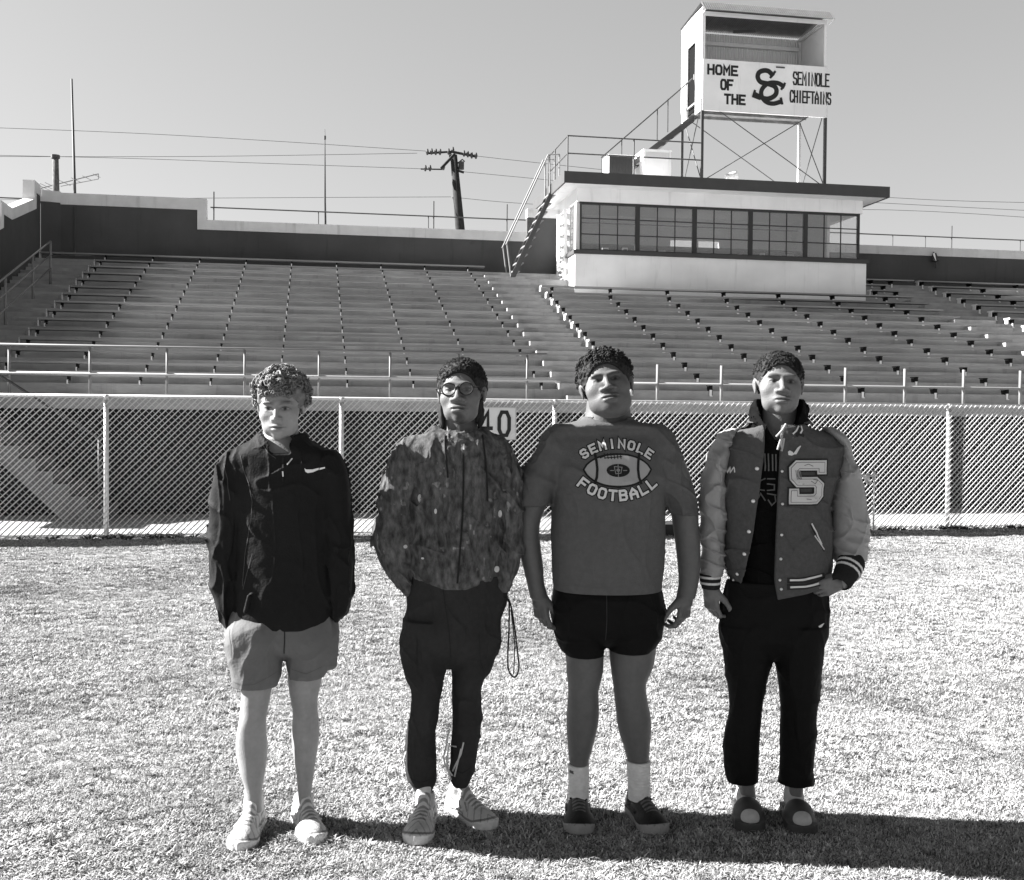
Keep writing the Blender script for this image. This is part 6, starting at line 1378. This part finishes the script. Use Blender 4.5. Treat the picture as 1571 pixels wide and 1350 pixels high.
    P, Q = F.mesh(1); u = (P - A) @ d; sh = np.full(len(P), .02); sh[(np.abs(u - .012) < .005) | (np.abs(u - .034) < .005)] = .55; mk('cuff', (P, Q), m_cloth, p4, sh)
jacket4()
def trousers4():
    F = Field((.82, 1.42), (Y4 - .22, Y4 + .2), [(.10, 1.0, .0045)], .0045)
    fd = folds(.0045, 9, 5, 9, .4, 81, .0008)
    F.tube(rows([(890, 1116, 1262, .105), (920, 1111, 1269, .112), (950, 1108, 1267, .115), (985, 1112, 1261, .11), (998, 1124, 1248, .085), (1008, 1148, 1224, .05), (1014, 1172, 1200, .02)], Y4, .11), .02, 2.3, fd)
    F.tube(rows([(960, 1107, 1186, .095), (1013, 1111, 1184, .092), (1050, 1116.5, 1175, .086), (1090, 1118.5, 1169, .08), (1125, 1112, 1167, .078), (1160, 1110, 1166, .076), (1185, 1112, 1165, .072), (1202, 1117, 1163, .066), (1212, 1122, 1158, .06)], Y4 - .005, .09), .012, 2, fd)
    F.tube(rows([(960, 1188, 1264, .095), (1020, 1190, 1260, .092), (1060, 1195, 1256, .086), (1090, 1197.5, 1253, .08), (1125, 1196.5, 1251, .078), (1160, 1195.5, 1249, .076), (1190, 1194.5, 1247.5, .072), (1208, 1196, 1246, .068), (1216, 1200, 1242, .06)], Y4 - .02, .09), .012, 2, fd)
    P, Q = F.mesh(1); g = mk('track_trousers', (P, Q), m_nylon, p4, noise_shade(P, .006)); decal(g, m_print, [[(1256, 961), (1258, 963.5), (1262, 963), (1260, 960)], [(1258, 960.5), (1262, 963), (1267, 957), (1264, 958)]], Y4 - .1, 'hip_logo', .004)
trousers4()
def slide(person, ax, ay, yaw):
    F = Field((ax - .25, ax + .25), (ay - .34, ay + .25), [(-.01 + GZ, .14, .003)], .003); c, s_ = math.cos(yaw), math.sin(yaw)
    fx, fy, lx, ly = s_, -c, c, s_; M = np.array([[lx, fx, 0], [ly, fy, 0], [0, 0, 1]])
    def P(f, l, z): return (ax + fx * f + lx * l, ay + fy * f + ly * l, z + GZ)
    def sole(x, y, z):
        z = z - GZ; f = (x - ax) * fx + (y - ay) * fy; l = (x - ax) * lx + (y - ay) * ly; u = (f + .085) / .315
        hw = np.interp(u, [0, .04, .12, .4, .7, .88, .96, 1], [0, .62, .85, .82, 1.05, 1.0, .68, 0]) * .060
        return np.maximum(np.maximum(np.abs(l) - hw, np.maximum(u - 1, -u) * .3), np.abs(z - .021) - .021 - .003 * np.cos(f * 30))
    F.op(sole, ((ax - .24, ax + .24), (ay - .33, ay + .2), (GZ, .06)), .008)
    F.ell(P(.115, 0, .045), (.062, .095, .062), .014, M); F.ell(P(.10, 0, .046), (.047, .098, .044), .006, M, 's'); F.ell(P(.195, 0, .062), (.031, .05, .0085), .004, M, 's'); F.ell(P(-.03, 0, .10), (.055, .075, .07), .01, M, 's')
    PQ = F.mesh(1); mk('slide', PQ, m_rubber, person, np.full(len(PQ[0]), .04))
    F = Field((ax - .25, ax + .25), (ay - .34, ay + .25), [(.0, .32, .003)], .003)
    F.ell(P(.10, 0, .066), (.044, .125, .030), .012, M); F.ell(P(-.01, 0, .08), (.036, .05, .05), .02, M); F.cap(P(-.005, 0, .09), P(0, 0, .22), .034, .036, .02, disp=lambda x, y, z: .0012 * np.sin(z * 400 + 0 * x)); F.ell(P(.19, 0, .052), (.036, .034, .026), .01, M)
    PQ = F.mesh(1); mk('sock', PQ, m_cloth, person, np.full(len(PQ[0]), .42))
slide(p4, *FT4[0]); slide(p4, *FT4[1])
def hair4():
    F = Field((fr4.c[0] - .15, fr4.c[0] + .15), (fr4.c[1] - .18, fr4.c[1] + .18), [(fr4.c[2] - .1, fr4.c[2] + .2, .0028)], .0028)
    F.ell((0, -.022, .035), (.0925, .103, .094), .01, fr=fr4, disp=lambda x, y, z: .0045 * np.sin((z * 170 + 26 * vnoise(x * 14, y * 14, z * 14) * 1.0)) * .6 + .003 * vnoise(x * 80, y * 80, z * 80))
    F.ell((0, .112, -.014), (.086, .10, .085), .005, fr=fr4, mode='s'); F.ell((0, 0, -.115), (.12, .16, .105), .01, fr=fr4, mode='s')
    for sx in (-1, 1): F.ell((sx * .095, -.004, -.012), (.03, .028, .036), .006, fr=fr4, mode='s')
    P, Q = F.mesh(1); base = mk('hair', (P, Q), m_hair, p4); fuzz(base, p4, fr4, (0, -.022, .035), (.0925, .1035, .0945), 1500, m_hair, (((0, .112, -.014), (.086, .10, .085)), ((0, 0, -.115), (.12, .16, .105))), (.0025, .004), seed=7, front=-1)
hair4()
